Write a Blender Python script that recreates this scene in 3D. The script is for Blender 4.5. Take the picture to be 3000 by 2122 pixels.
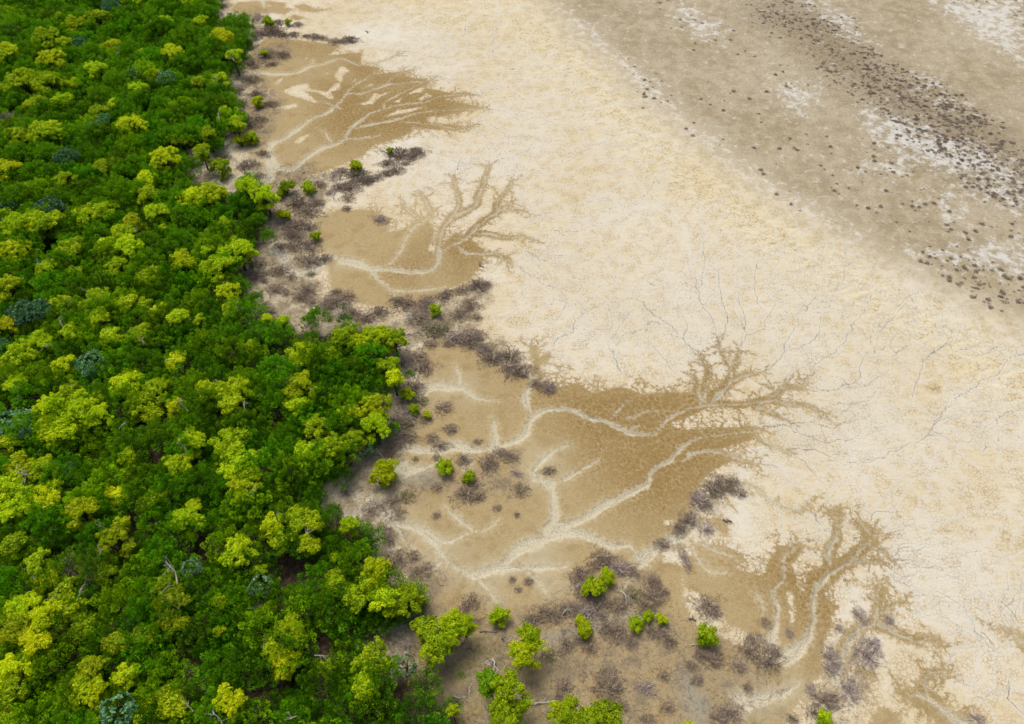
import bpy, math, random
import numpy as np

# ------------------------------------------------------------------ camera, sky, sun, exposure
for o in list(bpy.data.objects): bpy.data.objects.remove(o)
SC = bpy.context.scene
COL = SC.collection
H = 80.0; PITCH = math.radians(50); HFOV = math.radians(65); TH = math.tan(HFOV / 2)
cam = bpy.data.objects.new('camera', bpy.data.cameras.new('camera'))
COL.objects.link(cam); SC.camera = cam
cam.location = (0, 0, H); cam.rotation_euler = (math.pi / 2 - PITCH, 0, 0)
cam.data.sensor_fit = 'HORIZONTAL'; cam.data.angle = HFOV
cam.data.clip_start = 1.0; cam.data.clip_end = 20000
SUN_EL = math.radians(66); SUN_AZ = math.radians(-35)      # azimuth from +Y, positive to +X
W = bpy.data.worlds.new('World'); SC.world = W; W.use_nodes = True
wn = W.node_tree; bg = wn.nodes['Background']
sky = wn.nodes.new('ShaderNodeTexSky'); sky.sky_type = 'NISHITA'; sky.sun_disc = False
sky.sun_elevation = SUN_EL; sky.sun_rotation = SUN_AZ
sky.air_density = 1.0; sky.dust_density = 6.0; sky.ozone_density = 0.6
wn.links.new(sky.outputs[0], bg.inputs[0]); bg.inputs[1].default_value = 0.13
sd_ = bpy.data.lights.new('sun', 'SUN'); sun = bpy.data.objects.new('sun', sd_); COL.objects.link(sun)
sd_.energy = 1.5; sd_.angle = math.radians(24); sd_.color = (1.0, 0.975, 0.935)
sun.rotation_euler = (math.pi / 2 - SUN_EL, 0, math.pi - SUN_AZ)
SC.view_settings.view_transform = 'Standard'; SC.view_settings.look = 'None'
SC.view_settings.exposure = 0.28; SC.view_settings.gamma = 1.0; SC.view_settings.use_curve_mapping = False
SC.cycles.max_bounces = 4; SC.cycles.diffuse_bounces = 2; SC.cycles.transmission_bounces = 2; SC.cycles.glossy_bounces = 1
SC.cycles.use_adaptive_sampling = True; SC.cycles.adaptive_threshold = .02; SC.cycles.use_denoising = True; SC.cycles.denoising_prefilter = 'ACCURATE'; SC.cycles.denoising_input_passes = 'RGB_ALBEDO_NORMAL'

# ------------------------------------------------------------------ pixel <-> place
CP, SP = math.cos(PITCH), math.sin(PITCH)
def unproj(px, py, z=0.0):
    px = np.asarray(px, float); py = np.asarray(py, float)
    u = (px - 1500) / 1500 * TH; v = (py - 1061) / 1500 * TH
    dy = CP - v * SP; dz = -SP - v * CP
    s = (z - H) / dz
    return u * s, dy * s
def proj(x, y, z=0.0):
    x = np.asarray(x, float); y = np.asarray(y, float)
    d = y * CP - (z - H) * SP
    up = y * SP + (z - H) * CP
    return 1500 + x / d / TH * 1500, 1061 - up / d / TH * 1500
def mpp(py, z=0.0):                    # metres per photo pixel across, at height z
    v = (py - 1061) / 1500 * TH
    return (H - z) / (SP + v * CP) * TH / 1500
SCL = 2.296
ORG = {'1': (0, 0), '2': (1000, 0), '3': (2000, 0), '4': (0, 707), '5': (1000, 707), '6': (2000, 707),
       '7': (0, 1414), '8': (1000, 1414), '9': (2000, 1414)}
def conv(k, x, y):
    if k == 'F': return x / 0.76533, y / 0.76533
    if k == 'a': return 650 + x / 3.8267, y / 3.8267
    ox, oy = ORG[k]; return ox + x / SCL, oy + y / SCL
def PL(s):                             # "5 x,y x,y | 6 x,y" -> photo pixels
    out = []
    for seg in s.split('|'):
        t = seg.split(); k = t[0]
        for p in t[1:]:
            a, b = p.split(','); out.append(conv(k, float(a), float(b)))
    return np.array(out)
def BX(s):                             # "4 x,y,w,h[,tag] ..." -> list (px,py,w,h,tag)
    out = []
    for seg in s.split('|'):
        t = seg.split(); k = t[0]; f = 0.76533 if k == 'F' else SCL
        for p in t[1:]:
            q = p.split(','); x, y = conv(k, float(q[0]), float(q[1]))
            out.append((x, y, float(q[2]) / f, float(q[3]) / f, q[4] if len(q) > 4 else ''))
    return out

# ------------------------------------------------------------------ traced layout: the forest edge
FOREST = [(-1300,-320),(640,-320),(638,0),(636,57),(618,91),(649,105),(690,55),(736,48),(736,105),(723,131),(703,183),(645,209),
 (610,226),(679,235),(688,283),(714,327),(714,370),(671,392),(627,427),(536,436),(545,470),(610,475),(579,510),(566,536),
 (632,549),(671,579),(693,549),(749,540),(810,597),(784,632),(749,640),(780,671),(812,697),(770,712),(736,707),(749,746),(732,777),
 (697,790),(723,833),(740,859),(780,890),(762,912),(775,925),(845,947),(871,968),(935,972),(1000,966),(1065,960),(1178,964),
 (1181,1025),(1144,1038),(1126,1055),(1165,1068),(1178,1108),(1165,1130),(1087,1138),(1078,1160),(1139,1173),(1139,1221),
 (1135,1269),(1087,1286),(1056,1304),(1039,1365),(1000,1404),(941,1440),(921,1470),(993,1503),(1057,1527),(1105,1532),(1107,1601),
 (1087,1632),(1144,1662),(1168,1693),(1235,1723),(1237,1797),(1157,1823),(1091,1828),(1044,1867),(1083,1884),(1090,1906),
 (1148,1937),(1152,1976),(1209,1976),(1283,1971),(1287,2011),(1300,2058),(1344,2045),(1348,2093),(1357,2122),(1380,2560),(-1300,2560)]
GAPS = [PL('7 1890,570 2080,560 2090,680 1960,720 1930,820 1850,780 1840,660'), PL('7 2100,1010 2296,1130 2230,1200 2150,1260 2090,1220'),
        PL('7 360,500 440,430 540,420 530,600 380,620'), PL('4 1700,90 1850,60 1800,200 1720,260 1620,220')]

# ------------------------------------------------------------------ traced layout: mud flat colours and drainage
BROWN = [   # (outline, finger length)
 ('a 100,120 180,30 430,15 560,15 720,40 700,80 800,110 700,160 560,140 300,170 180,160', .3),
 ('a 820,60 940,50 1050,110 1230,100 1050,140 900,125 830,90', .3), ('a 750,190 820,165 940,205 850,230 760,210', .2),
 ('a 240,1300 400,1000 300,830 330,560 520,420 900,460 1330,510 1200,620 1570,590 1560,720 1780,760 1700,900 2100,800 2000,900 2296,880 2296,1450 2000,1400 1890,1560 1700,1623 240,1623', .5),
 ('1 1640,960 1830,940 2296,700 | 2 60,520 250,450 240,500 470,470 430,510 600,550 560,590 700,620 860,640 700,670 950,720 850,745 700,780 560,790 480,815 640,830 870,850 760,880 480,860 470,890 400,930 220,980 140,1050 0,1110 | 1 2200,1150 2000,1200 1830,1230 1760,1210', .8),
 ('F 708,490 760,470 830,470 880,490 870,520 930,512 955,490 975,520 960,560 990,580 1000,540 1020,520 1060,540 1085,560 1085,592 1050,630 1000,650 950,685 880,692 800,680 745,655 735,600 715,560', 1.0),
 ('F 950,775 1005,758 1090,790 1150,830 1200,850 1250,868 1290,858 1330,880 1392,866 1440,884 1500,878 1560,882 1640,862 1600,905 1570,925 1500,950 1530,962 1700,955 1692,985 1610,1010 1650,1030 1590,1062 1560,1100 1555,1150 1490,1222 1450,1228 1420,1250 1380,1292 1250,1310 1180,1330 960,1330 880,1200 860,1090 905,1000 945,870', 1.1),
 ('9 0,560 100,400 200,410 310,440 410,480 430,540 360,570 440,600 540,620 590,500 650,420 720,420 800,410 800,480 730,550 760,600 780,700 820,740 830,600 890,580 940,560 1000,570 1110,600 1000,650 960,760 1000,800 1060,830 1000,900 1010,950 960,1060 930,1200 960,1280 860,1350 800,1450 700,1600 450,1660 400,1500 350,1350 450,1300 620,1300 680,1150 590,1080 300,950 200,800 0,700', .6),
 ('9 1420,1380 1560,1380 1610,1300 1600,1250 1680,1240 1790,1230 1760,1280 1670,1300 1660,1380 1720,1420 1790,1500 1830,1540 1930,1510 1930,1580 1880,1660 1740,1650 1620,1540 1450,1430', .6),
 ('9 1280,1560 1350,1510 1450,1550 1480,1660 1260,1660', .4), ('9 1180,1230 1310,1310 1250,1340 1130,1260', .4),
 ('8 1950,560 2120,640 2200,760 2296,800 2296,560 2120,520', .5), ('8 1380,1250 1700,1230 2296,1150 2296,1560 1500,1600', .3),
 ('F 960,1325 1200,1300 1480,1245 1560,1400 1770,1500 1750,1700 880,1700 930,1400', .2),
 ('9 230,220 300,260 310,360 260,340 200,270', .4), ('9 960,180 1085,170 1080,230 1020,260 960,220', .4),
 ('9 1140,250 1200,250 1310,310 1300,360 1230,400 1180,320', .5), ('9 1280,690 1340,670 1390,720 1360,800 1340,860 1290,860', .4),
 ('5 1270,700 1320,690 1330,780 1400,740 1420,780 1340,840 1360,920 1300,900', .8), ('6 1650,990 1700,980 1720,1010', .3)]
CREAM = ['a 680,1020 800,960 970,930 990,1000 1180,1030 1270,940 1330,930 1330,1010 1220,1030 1260,1110 1200,1110 1080,1040 930,1020 1080,1150 1040,1160 900,1110 740,1060',
 'a 450,1060 550,980 560,1040 640,1050 620,1100 500,1100', 'a 600,1210 740,1180 840,1160 850,1200 700,1240', 'a 390,960 440,920 480,930 400,1000',
 'a 580,950 640,880 690,880 640,940', 'a 930,660 950,640 965,645 940,675', 'a 810,1600 860,1540 990,1500 920,1580 850,1623',
 'a 1310,760 1380,750 1440,800 1360,850 1350,920 1310,920 1260,860', 'a 1140,840 1180,820 1210,840', 'a 1460,930 1500,890 1500,920', 'a 500,50 560,60 540,80',
 'a 1590,990 1680,930 1690,960', 'a 1520,1165 1640,1130 1700,1050 1760,1040 1700,1150 1600,1175',
 '2 110,700 220,670 240,640 350,610 250,660 210,700', '2 285,790 380,740 560,720 480,750 340,780', '2 350,690 410,655 390,690',
 '2 510,670 570,630 620,650 530,680', '2 440,640 500,600 600,575 540,620', '9 690,740 740,735 760,870 740,960 720,950 715,830', '9 760,600 790,590 825,740 790,720',
 '8 2160,250 2250,250 2240,290 2180,290', '6 60,1210 140,1170 300,1150 450,1160 560,1200 520,1250 350,1240 200,1260 80,1250', '2 280,1500 350,1500 410,1530 330,1550']
# drainage: outline, start width, end width (zoomed pixels), brown halo (m), strength
CH = [('1 1800,1200 1835,1130 1960,1145 2060,1070 2160,1000 2296,950 | 2 60,870 130,810 200,760 280,735 380,710 450,700 560,690 640,655 760,640 860,630', 34, 5, .75),
 ('2 60,870 180,845 300,820 400,800 480,770 600,750 720,740 850,735 950,720', 16, 4, .6), ('2 280,735 290,690 340,660 420,620 480,590 560,550', 12, 4, .5),
 ('2 400,825 520,830 640,840 740,865 870,850', 8, 4, .45), ('2 20,930 130,935 260,910', 8, 4, 0),
 ('1 1835,1130 1815,1040 1830,970 1920,930 2000,870 2100,800 2200,760 2250,720 2296,680 | 2 40,630 130,630 220,600 300,560 380,500 470,470', 30, 5, .5),
 ('2 40,630 70,590 150,540 240,480', 14, 5, .4), ('2 230,600 310,570 420,560 600,545', 10, 4, .4),
 ('1 1500,520 1650,490 1770,490 1880,500 1990,490 2080,450 2180,430 2296,395 | 2 130,440 280,410 370,370', 26, 4, .25), ('1 2010,490 2080,450 2110,400', 8, 5, 0),
 ('1 2296,735 2250,710 2160,680', 8, 3, 0), ('1 2230,960 2190,900 2150,870', 10, 4, 0), ('1 1760,0 1780,50', 12, 8, 0), ('2 150,0 200,30 220,70', 10, 5, 0),
 ('5 0,125 100,150 200,185 330,190 440,205 560,205 620,180 655,120 655,60 | 2 660,1623 690,1530 740,1470 780,1400 790,1340 770,1280 755,1190', 30, 5, .55),
 ('5 660,80 720,40 | 2 830,1610 880,1560 950,1490 1040,1430 1050,1350 1120,1280 1150,1220', 22, 4, .5),
 ('2 740,1470 840,1420 910,1380 920,1320 950,1260 970,1180 990,1110', 14, 4, .5),
 ('5 790,35 850,80 950,85 1050,90 1130,140', 12, 4, .55), ('2 890,1570 990,1575 1100,1600 1200,1595 1280,1610', 10, 4, .5),
 ('2 1040,1430 1100,1390 1150,1360', 8, 4, .5), ('2 1040,1420 1120,1410 1220,1415', 8, 4, .4),
 ('5 310,170 370,110 430,0 | 2 490,1530 560,1490 600,1440 580,1380 540,1300', 10, 4, .55), ('2 520,1470 450,1420 420,1380', 7, 4, .4),
 ('5 200,185 240,250 330,320 370,410', 18, 8, 0), ('5 330,330 500,335 700,310', 7, 4, 0),
 ('4 1850,50 1900,100 1940,190 2060,210 2200,130 2296,110', 46, 34, 0),
 ('5 300,1360 450,1390 600,1410 750,1380 900,1400 1010,1385 1100,1365 1180,1340 1240,1290 1270,1210 1330,1155 1430,1130 1560,1145 1650,1185 1770,1215 1880,1260 1960,1290 2100,1295 2160,1230 2230,1170 2296,1145 | 6 100,1115 200,1100 350,1100 480,1090 580,1060 640,1020 700,980 810,990', 46, 8, .6),
 ('6 190,1090 260,1020 320,940 330,850 380,800 375,745', 22, 6, .5), ('6 330,850 295,790 260,730 230,700', 10, 4, .35),
 ('6 130,1100 150,1000 180,900 160,830 130,790', 14, 5, .5), ('6 130,1090 100,1000 60,900', 8, 4, .4), ('6 330,940 400,910 470,890', 7, 4, .5),
 ('6 480,1090 600,1070 700,1090 820,1100 910,1140', 14, 4, .45), ('6 480,1110 560,1140 650,1190', 8, 4, .4), ('6 810,990 820,940', 5, 4, .25), ('6 640,1030 610,990', 5, 4, .3), ('6 640,1020 680,970', 5, 4, .25),
 ('8 1430,310 1600,260 1750,170 1900,90 2040,20 | 5 2100,1540 2200,1480 | 6 0,1380 100,1330 230,1310 350,1290 480,1280 530,1270', 46, 10, .45),
 ('6 0,1480 80,1430 200,1410 330,1450 460,1490', 12, 3, .5), ('6 510,1320 640,1390 700,1410', 7, 4, .25),
 ('5 1040,1380 1040,1290 1020,1190', 40, 24, 0), ('5 1280,1170 1250,1100 1240,1020 1290,960 1250,900 1120,840 1070,780 950,740', 28, 10, 0),
 ('5 500,1020 620,980 730,985 820,990 900,1050 1060,1080', 50, 14, 0), ('5 800,980 790,900 760,830', 22, 8, 0),
 ('8 1400,20 | 5 1290,1580 1330,1500 1420,1420 1520,1370', 30, 16, 0), ('5 1480,1610 1580,1560 1680,1500 1740,1470', 24, 10, 0),
 ('5 1820,1190 1880,1120 1960,1060', 8, 4, .0), ('5 1940,1270 2000,1240', 6, 4, 0), ('5 1910,1200 2040,1150 2130,1140', 7, 4, 0),
 ('8 270,140 340,250 450,290 560,340 640,420 690,510 790,580 890,620 960,680 1010,740 1040,800', 50, 30, 0),
 ('8 890,620 1010,590 1090,560 1150,490 1230,430 1340,400 1420,330 1440,190 1400,30 1290,-10', 62, 40, 0),
 ('8 1420,330 1560,340 1680,370 1790,420 1850,430 1930,420 1990,480 2010,550', 60, 34, 0), ('8 1090,570 1250,575 1400,570 1520,565', 46, 20, 0),
 ('8 1250,580 1330,680 1380,740', 20, 8, 0), ('8 560,340 700,390 850,350', 24, 12, 0), ('8 690,510 600,600', 20, 10, 0), ('8 2010,550 1960,620 1900,700', 14, 8, 0), ('8 340,250 420,380 500,460', 16, 8, 0),
 ('8 2030,520 2130,430 2296,340 | 9 60,250 130,160 200,100 290,30 370,5 450,25 530,60 570,110 640,150 720,185 790,190 850,150', 46, 10, .1),
 ('8 0,240 80,230 180,150 270,120 420,60', 60, 30, 0), ('5 430,1540 540,1530 620,1500', 60, 30, 0), ('5 860,1400 870,1480 830,1540', 18, 10, 0),
 ('9 680,1180 740,1150 810,1090 860,1010 870,930 880,840 890,750 930,680 980,620 1050,570 1130,530 1180,470 1240,410 1270,370 1250,330 1200,280', 52, 8, .7),
 ('9 990,560 980,460 1030,370 1040,290 1020,220', 14, 5, .55), ('9 1090,560 1200,530 1340,525', 10, 5, .4), ('9 1260,430 1340,460 1390,510', 8, 4, .3), ('9 1270,360 1330,345', 6, 4, .3),
 ('9 590,1080 610,1000 640,900 640,830 610,780 620,710 680,650 680,560 700,490 770,420', 34, 6, .5),
 ('9 1030,1330 1050,1270 1070,1190 1110,1100 1160,1020 1220,970 1290,945 1310,850 1310,740 1330,700', 34, 8, .5),
 ('9 1290,950 1370,970 1430,1010 1530,1050 1590,1070 1650,1045 1720,1060', 20, 6, .5), ('9 1320,880 1390,840 1430,810', 8, 4, .35),
 ('9 1900,1640 1780,1550 1690,1480 1600,1430 1530,1420', 44, 16, .3), ('9 1640,1390 1630,1320 1660,1280 1760,1260', 14, 5, .25), ('9 2296,1090 2220,1010 2160,990', 16, 6, .5),
 ('9 130,410 220,460 300,490 370,530', 12, 4, .2), ('9 60,450 110,530 190,600 300,605', 12, 5, 0), ('9 540,880 520,800 470,740', 8, 4, 0),
 ('9 400,1480 560,1450 700,1410 780,1350', 60, 40, 0), ('8 700,170 900,330 1060,260', 10, 5, 0)]
RILL = ['2 860,630 1000,600 1150,580 1260,540 1400,530', '2 950,720 1040,700 1200,670 1370,660', '2 560,550 680,500 850,420 1000,370 1060,330', '2 600,545 800,520 1000,470 1200,460 1300,430',
 '2 280,410 400,350 560,340', '2 470,470 620,390 700,330', '2 870,850 980,930 1020,980', '2 950,760 1100,760 1230,790 1400,820 1560,830', '2 850,850 1000,840 1120,910', '2 560,905 640,910 670,960', '2 1200,770 1400,740 1560,740',
 '2 220,70 330,60 420,90', '2 580,210 570,140 620,90', '2 840,320 840,170 900,100', '2 1020,360 1030,200 1060,150', '2 1080,460 1290,440 1400,360 1470,310',
 '2 1150,1220 1210,1190 1300,1140 1440,1120 1560,1020 1740,990', '2 990,1110 1040,1080 1140,1060 1260,1010', '2 1150,1360 1280,1300 1420,1230 1460,1180 1560,1150 1700,1080', '2 1220,1415 1330,1370 1400,1300 1560,1240 1780,1180',
 '2 1160,1550 1250,1500 1400,1470 1560,1460 1760,1420 1850,1390 1980,1380', '2 1300,1560 1460,1550 1570,1560 1680,1520 1790,1500', '2 1560,1400 1590,1380 1700,1350', '2 570,1180 610,1110', '2 755,1190 780,1110 820,1080', '2 2000,1320 2060,1290 2110,1210',
 '5 1130,140 1220,190 1320,250 1400,205 1500,210', '5 1320,250 1360,290 1420,300', '5 1240,60 1330,105', '5 1150,10 1200,50 1330,110', '5 1280,540 1310,480 1370,440 1430,400', '5 1390,570 1450,530 1480,470 1530,420', '5 1430,690 1480,640 1560,590 1580,530 1640,480 1710,430',
 '5 1440,660 1560,620', '5 1590,720 1640,670 1720,620', '5 1810,650 1860,600', '5 1890,900 1860,830 1810,720 1810,670', '5 1240,640 1300,700', '5 2230,870 2150,760 2080,680', '5 2150,560 2110,540 2040,560', '5 1900,380 2010,400 2110,500 2200,550 | 6 0,640', '5 2050,260 2100,310',
 '6 375,745 375,730 430,640 540,590 560,520 610,460 630,350', '6 430,630 410,540 415,480 370,400 385,350', '6 560,470 500,410 490,370 490,200 540,130', '6 610,430 730,410', '6 230,640 210,550 150,450 110,400', '6 280,670 300,560 310,510 260,400 250,200', '6 120,300 140,160 140,0', '6 130,430 90,290',
 '6 130,790 60,710 0,660 30,570 0,500', '6 470,890 560,870 640,810 700,740 800,700 820,690 900,650 920,560 940,490', '6 680,740 710,650 770,570 780,510', '6 820,480 870,390 900,350', '6 820,940 860,870 930,800 1030,740 1100,660 1140,570 1200,490 1250,410', '6 860,870 850,820', '6 810,990 980,1005 1080,970 1190,910 1190,850 1220,790 1250,740',
 '6 1080,990 1240,970 1370,880', '6 1000,380 1060,280 1100,190 1170,120', '6 1300,700 1340,730 1360,700', '6 1420,780 1460,730', '6 1430,470 1500,390 1600,330', '6 1290,620 1400,540 1480,440', '6 920,1130 1000,1100 1140,1095 1250,1060', '6 650,1190 760,1215 900,1210', '6 900,1220 1000,1250 1150,1200', '6 530,1270 680,1240 730,1260 780,1290',
 '6 700,1410 820,1480 870,1560 890,1590', '6 700,1400 870,1400 1030,1460', '6 780,1290 900,1330 1050,1340 1150,1330', '6 1540,1090 1560,1010 1600,860 1660,770 1790,690', '6 1650,1290 1730,1180 1790,1080', '6 1660,1280 1740,1200 1860,1180', '6 1830,1060 1990,960 2100,910 2180,820 2296,760', '6 2100,1230 2150,1180 2230,1140', '6 1200,1480 1310,1470 1460,1400 1660,1310 1800,1270', '6 1660,770 1740,720 1800,650', '6 2000,780 2120,720', '6 2020,1420 2040,1350',
 '9 1330,345 1440,325 1500,310', '9 1390,510 1480,520 1560,520', '9 830,350 830,290', '9 1140,220 1140,180 1230,140', '9 890,200 900,250 960,290', '9 1250,270 1300,210 1390,190', '9 1350,330 1380,280', '9 2296,1560 2180,1450 2170,1440 2200,1370 2190,1290', '9 2280,960 2200,860 2120,790', '9 2220,960 2210,890', '9 2100,1100 2000,1000', '9 1430,670 1540,700', '9 1390,500 1530,430', '9 850,150 850,120']
# belts: yellow crack belt and start of the salt pan (full view pixels)
BELT = PL('F 960,40 1130,40 1250,110 1330,190 1400,280 1480,350 1560,420 1680,500 1800,580 1950,670 2100,750 2200,810 2320,900 2420,960')
SALT = PL('F 1120,-200 1195,-20 1290,90 1365,150 1420,220 1490,270 1600,355 1700,430 1800,495 1950,575 2090,655 2200,700 2310,745 2500,830 | F 2700,400 2700,-400 1120,-400')

# ------------------------------------------------------------------ node helpers
def lin(r, g, b, k=1.0):
    f = lambda c: ((c / 255) / 12.92 if c / 255 <= .04045 else ((c / 255 + .055) / 1.055) ** 2.4) * k
    return (f(r), f(g), f(b), 1.0)
class NT:
    def __init__(s, name):
        s.m = bpy.data.materials.new(name); s.m.use_nodes = True; s.t = s.m.node_tree
        s.b = s.t.nodes['Principled BSDF']; s.out = s.t.nodes['Material Output']
    def put(s, sock, v):
        if isinstance(v, bpy.types.NodeSocket): s.t.links.new(v, sock)
        elif v is not None:
            if sock.type == 'RGBA' and isinstance(v, (int, float)): v = (v, v, v, 1)
            sock.default_value = v
    def n(s, typ, **kw):
        nd = s.t.nodes.new('ShaderNode' + typ)
        for k, v in kw.items(): setattr(nd, k, v)
        return nd
    def math(s, op, a, b=0.0, clamp=False):
        nd = s.n('Math', operation=op, use_clamp=clamp); s.put(nd.inputs[0], a); s.put(nd.inputs[1], b); return nd.outputs[0]
    def add(s, a, b): return s.math('ADD', a, b)
    def mul(s, a, b): return s.math('MULTIPLY', a, b)
    def ss(s, v, a, b, lo=0.0, hi=1.0):
        nd = s.n('MapRange', interpolation_type='SMOOTHSTEP'); s.put(nd.inputs[0], v)
        nd.inputs[1].default_value = a; nd.inputs[2].default_value = b; nd.inputs[3].default_value = lo; nd.inputs[4].default_value = hi
        return nd.outputs[0]
    def mix(s, f, a, b, mode='MIX'):
        nd = s.n('Mix', data_type='RGBA', blend_type=mode); s.put(nd.inputs[0], f); s.put(nd.inputs[6], a); s.put(nd.inputs[7], b); return nd.outputs[2]
    def noise(s, vec, scale, detail=4.0, rough=.55, dist=0.0):
        nd = s.n('TexNoise', noise_dimensions='2D'); s.put(nd.inputs['Vector'], vec); nd.inputs['Scale'].default_value = scale
        nd.inputs['Detail'].default_value = detail; nd.inputs['Roughness'].default_value = rough; nd.inputs['Distortion'].default_value = dist
        return nd.outputs[0]
    def vor(s, vec, scale, feat='DISTANCE_TO_EDGE', rnd=1.0):
        nd = s.n('TexVoronoi', feature=feat, voronoi_dimensions='2D'); s.put(nd.inputs['Vector'], vec); nd.inputs['Scale'].default_value = scale
        nd.inputs['Randomness'].default_value = rnd; return nd.outputs[0]
    def attr(s, name):
        nd = s.n('Attribute', attribute_name=name); return nd.outputs['Fac']
K = 0.70                                # photo tone -> surface colour

# ------------------------------------------------------------------ the ground sheet
xs = np.concatenate([np.arange(-420, 540, 12), np.arange(540, 3000, 2.9), np.arange(3000, 3440, 12)])
ys = np.concatenate([np.arange(-420, 0, 12), np.arange(0, 2122, 2.9), np.arange(2122, 2560, 12)])
PX, PY = np.meshgrid(xs, ys)
GX, GY = unproj(PX, PY); NY, NX = PX.shape
rng = np.random.default_rng(7)
def smoothpath(pp, step=.45, wig=.10, seed=0):
    """photo pixels -> wandering polyline in metres"""
    x, y = unproj(pp[:, 0], pp[:, 1]); p = np.stack([x, y], 1)
    q = [p[0]]
    for i in range(len(p) - 1):
        p0 = p[max(i - 1, 0)]; p1 = p[i]; p2 = p[i + 1]; p3 = p[min(i + 2, len(p) - 1)]
        n = max(2, int(np.linalg.norm(p2 - p1) / step))
        for t in np.linspace(0, 1, n + 1)[1:]:
            q.append(.5 * ((2 * p1) + (-p0 + p2) * t + (2 * p0 - 5 * p1 + 4 * p2 - p3) * t * t + (-p0 + 3 * p1 - 3 * p2 + p3) * t ** 3))
    q = np.array(q); r = np.random.default_rng(seed)
    w = r.normal(0, 1, (len(q), 2)); w = .5 * w + .5 * np.roll(w, 1, 0)
    q[1:-1] += w[1:-1] * wig
    return q
def window(p, reach):
    x, y = proj(p[:, 0], p[:, 1]); r = reach / mpp(min(y.min(), 2500))
    r2 = reach / mpp(max(min(y.max(), 2500), -400)); r = max(r, r2)
    return (slice(*np.searchsorted(ys, [y.min() - r, y.max() + r])), slice(*np.searchsorted(xs, [x.min() - r, x.max() + r])))
def segdist(X, Y, a, b):
    d = b - a; L = max(d @ d, 1e-9)
    t = np.clip(((X - a[0]) * d[0] + (Y - a[1]) * d[1]) / L, 0, 1)
    return np.hypot(X - a[0] - t * d[0], Y - a[1] - t * d[1]), t
def stroke(F, p, h0, h1, reach, wv=None):
    n = len(p) - 1
    for i in range(n):
        s = window(p[i:i + 2], reach)
        if s[0].start >= s[0].stop or s[1].start >= s[1].stop: continue
        d, t = segdist(GX[s], GY[s], p[i], p[i + 1])
        F[s] = np.maximum(F[s], ((h0 + (h1 - h0) * (i + t) / n) if wv is None else (wv[i] + (wv[i + 1] - wv[i]) * t)) - d)
def sdpoly(p, X, Y):
    d = np.full(X.shape, 1e9); ins = np.zeros(X.shape, bool); n = len(p)
    for i in range(n):
        a, b = p[i], p[(i + 1) % n]
        dd, _ = segdist(X, Y, a, b); d = np.minimum(d, dd)
        c = (a[1] > Y) != (b[1] > Y)
        with np.errstate(divide='ignore', invalid='ignore'):
            xi = (b[0] - a[0]) * (Y - a[1]) / (b[1] - a[1]) + a[0]
        ins ^= c & (X < xi)
    return np.where(ins, d, -d)
def world(pp):
    x, y = unproj(pp[:, 0], pp[:, 1]); return np.stack([x, y], 1)
BIG = -5.0
brown = np.full(GX.shape, BIG); chan = np.full(GX.shape, -3.0); rill = np.full(GX.shape, -1.5)
core = np.full(GX.shape, -1.5)
def fingers(p, length, hw, seed, halo_f):
    """little drainage fingers that fray an outline or a channel"""
    r = np.random.default_rng(seed); th = r.normal(0, .25)
    a = np.arctan2(*(p[1] - p[0])[::-1]) + th; pts = [p[0]]; n = max(2, int(length / .3))
    for k in range(n):
        a += r.normal(0, .38); pts.append(pts[-1] + .3 * np.array([math.cos(a), math.sin(a)]))
    pts = np.array(pts); stroke(halo_f, pts, hw, .02, 1.2)
    return pts
for bi, (s, fl) in enumerate(BROWN):
    p = world(PL(s)); w = window(p, 4.0)
    brown[w] = np.maximum(brown[w], sdpoly(p, GX[w], GY[w]))
for bi, s in enumerate(CREAM):
    p = world(PL(s)); w = window(p, 4.0)
    brown[w] = np.minimum(brown[w], -sdpoly(p, GX[w], GY[w]) + .05)
body = brown.copy()
for bi, (s, fl) in enumerate(BROWN):
    p = world(PL(s)); n = len(p)
    area = sum(p[i, 0] * p[(i + 1) % n, 1] - p[(i + 1) % n, 0] * p[i, 1] for i in range(n)); sg = 1 if area > 0 else -1
    for i in range(n):
        a, b = p[i], p[(i + 1) % n]; L = np.linalg.norm(b - a); d = (b - a) / max(L, 1e-6); nrm = np.array([d[1], -d[0]]) * sg
        for t in np.arange(.2, L, .55):
            if rng.random() < .3: continue
            c = a + d * (t + rng.normal(0, .15)); ang = nrm + np.array([.45, .25]) * rng.random() + rng.normal(0, .4, 2)
            ln = fl * rng.gamma(2.0, .75)
            f = fingers(np.array([c - ang * .3, c + ang * .2]), ln + .3, .2, int(rng.integers(1 << 30)), brown)
            if ln > .9 and len(f) > 4:
                k = len(f) // 2
                for q in (-1, 1):
                    aa = f[k] - f[k - 1]; rot = np.array([aa[0] - q * .8 * aa[1], aa[1] + q * .8 * aa[0]])
                    fingers(np.array([f[k], f[k] + rot]), ln * .5, .12, int(rng.integers(1 << 30)), brown)
tips = []
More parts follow.
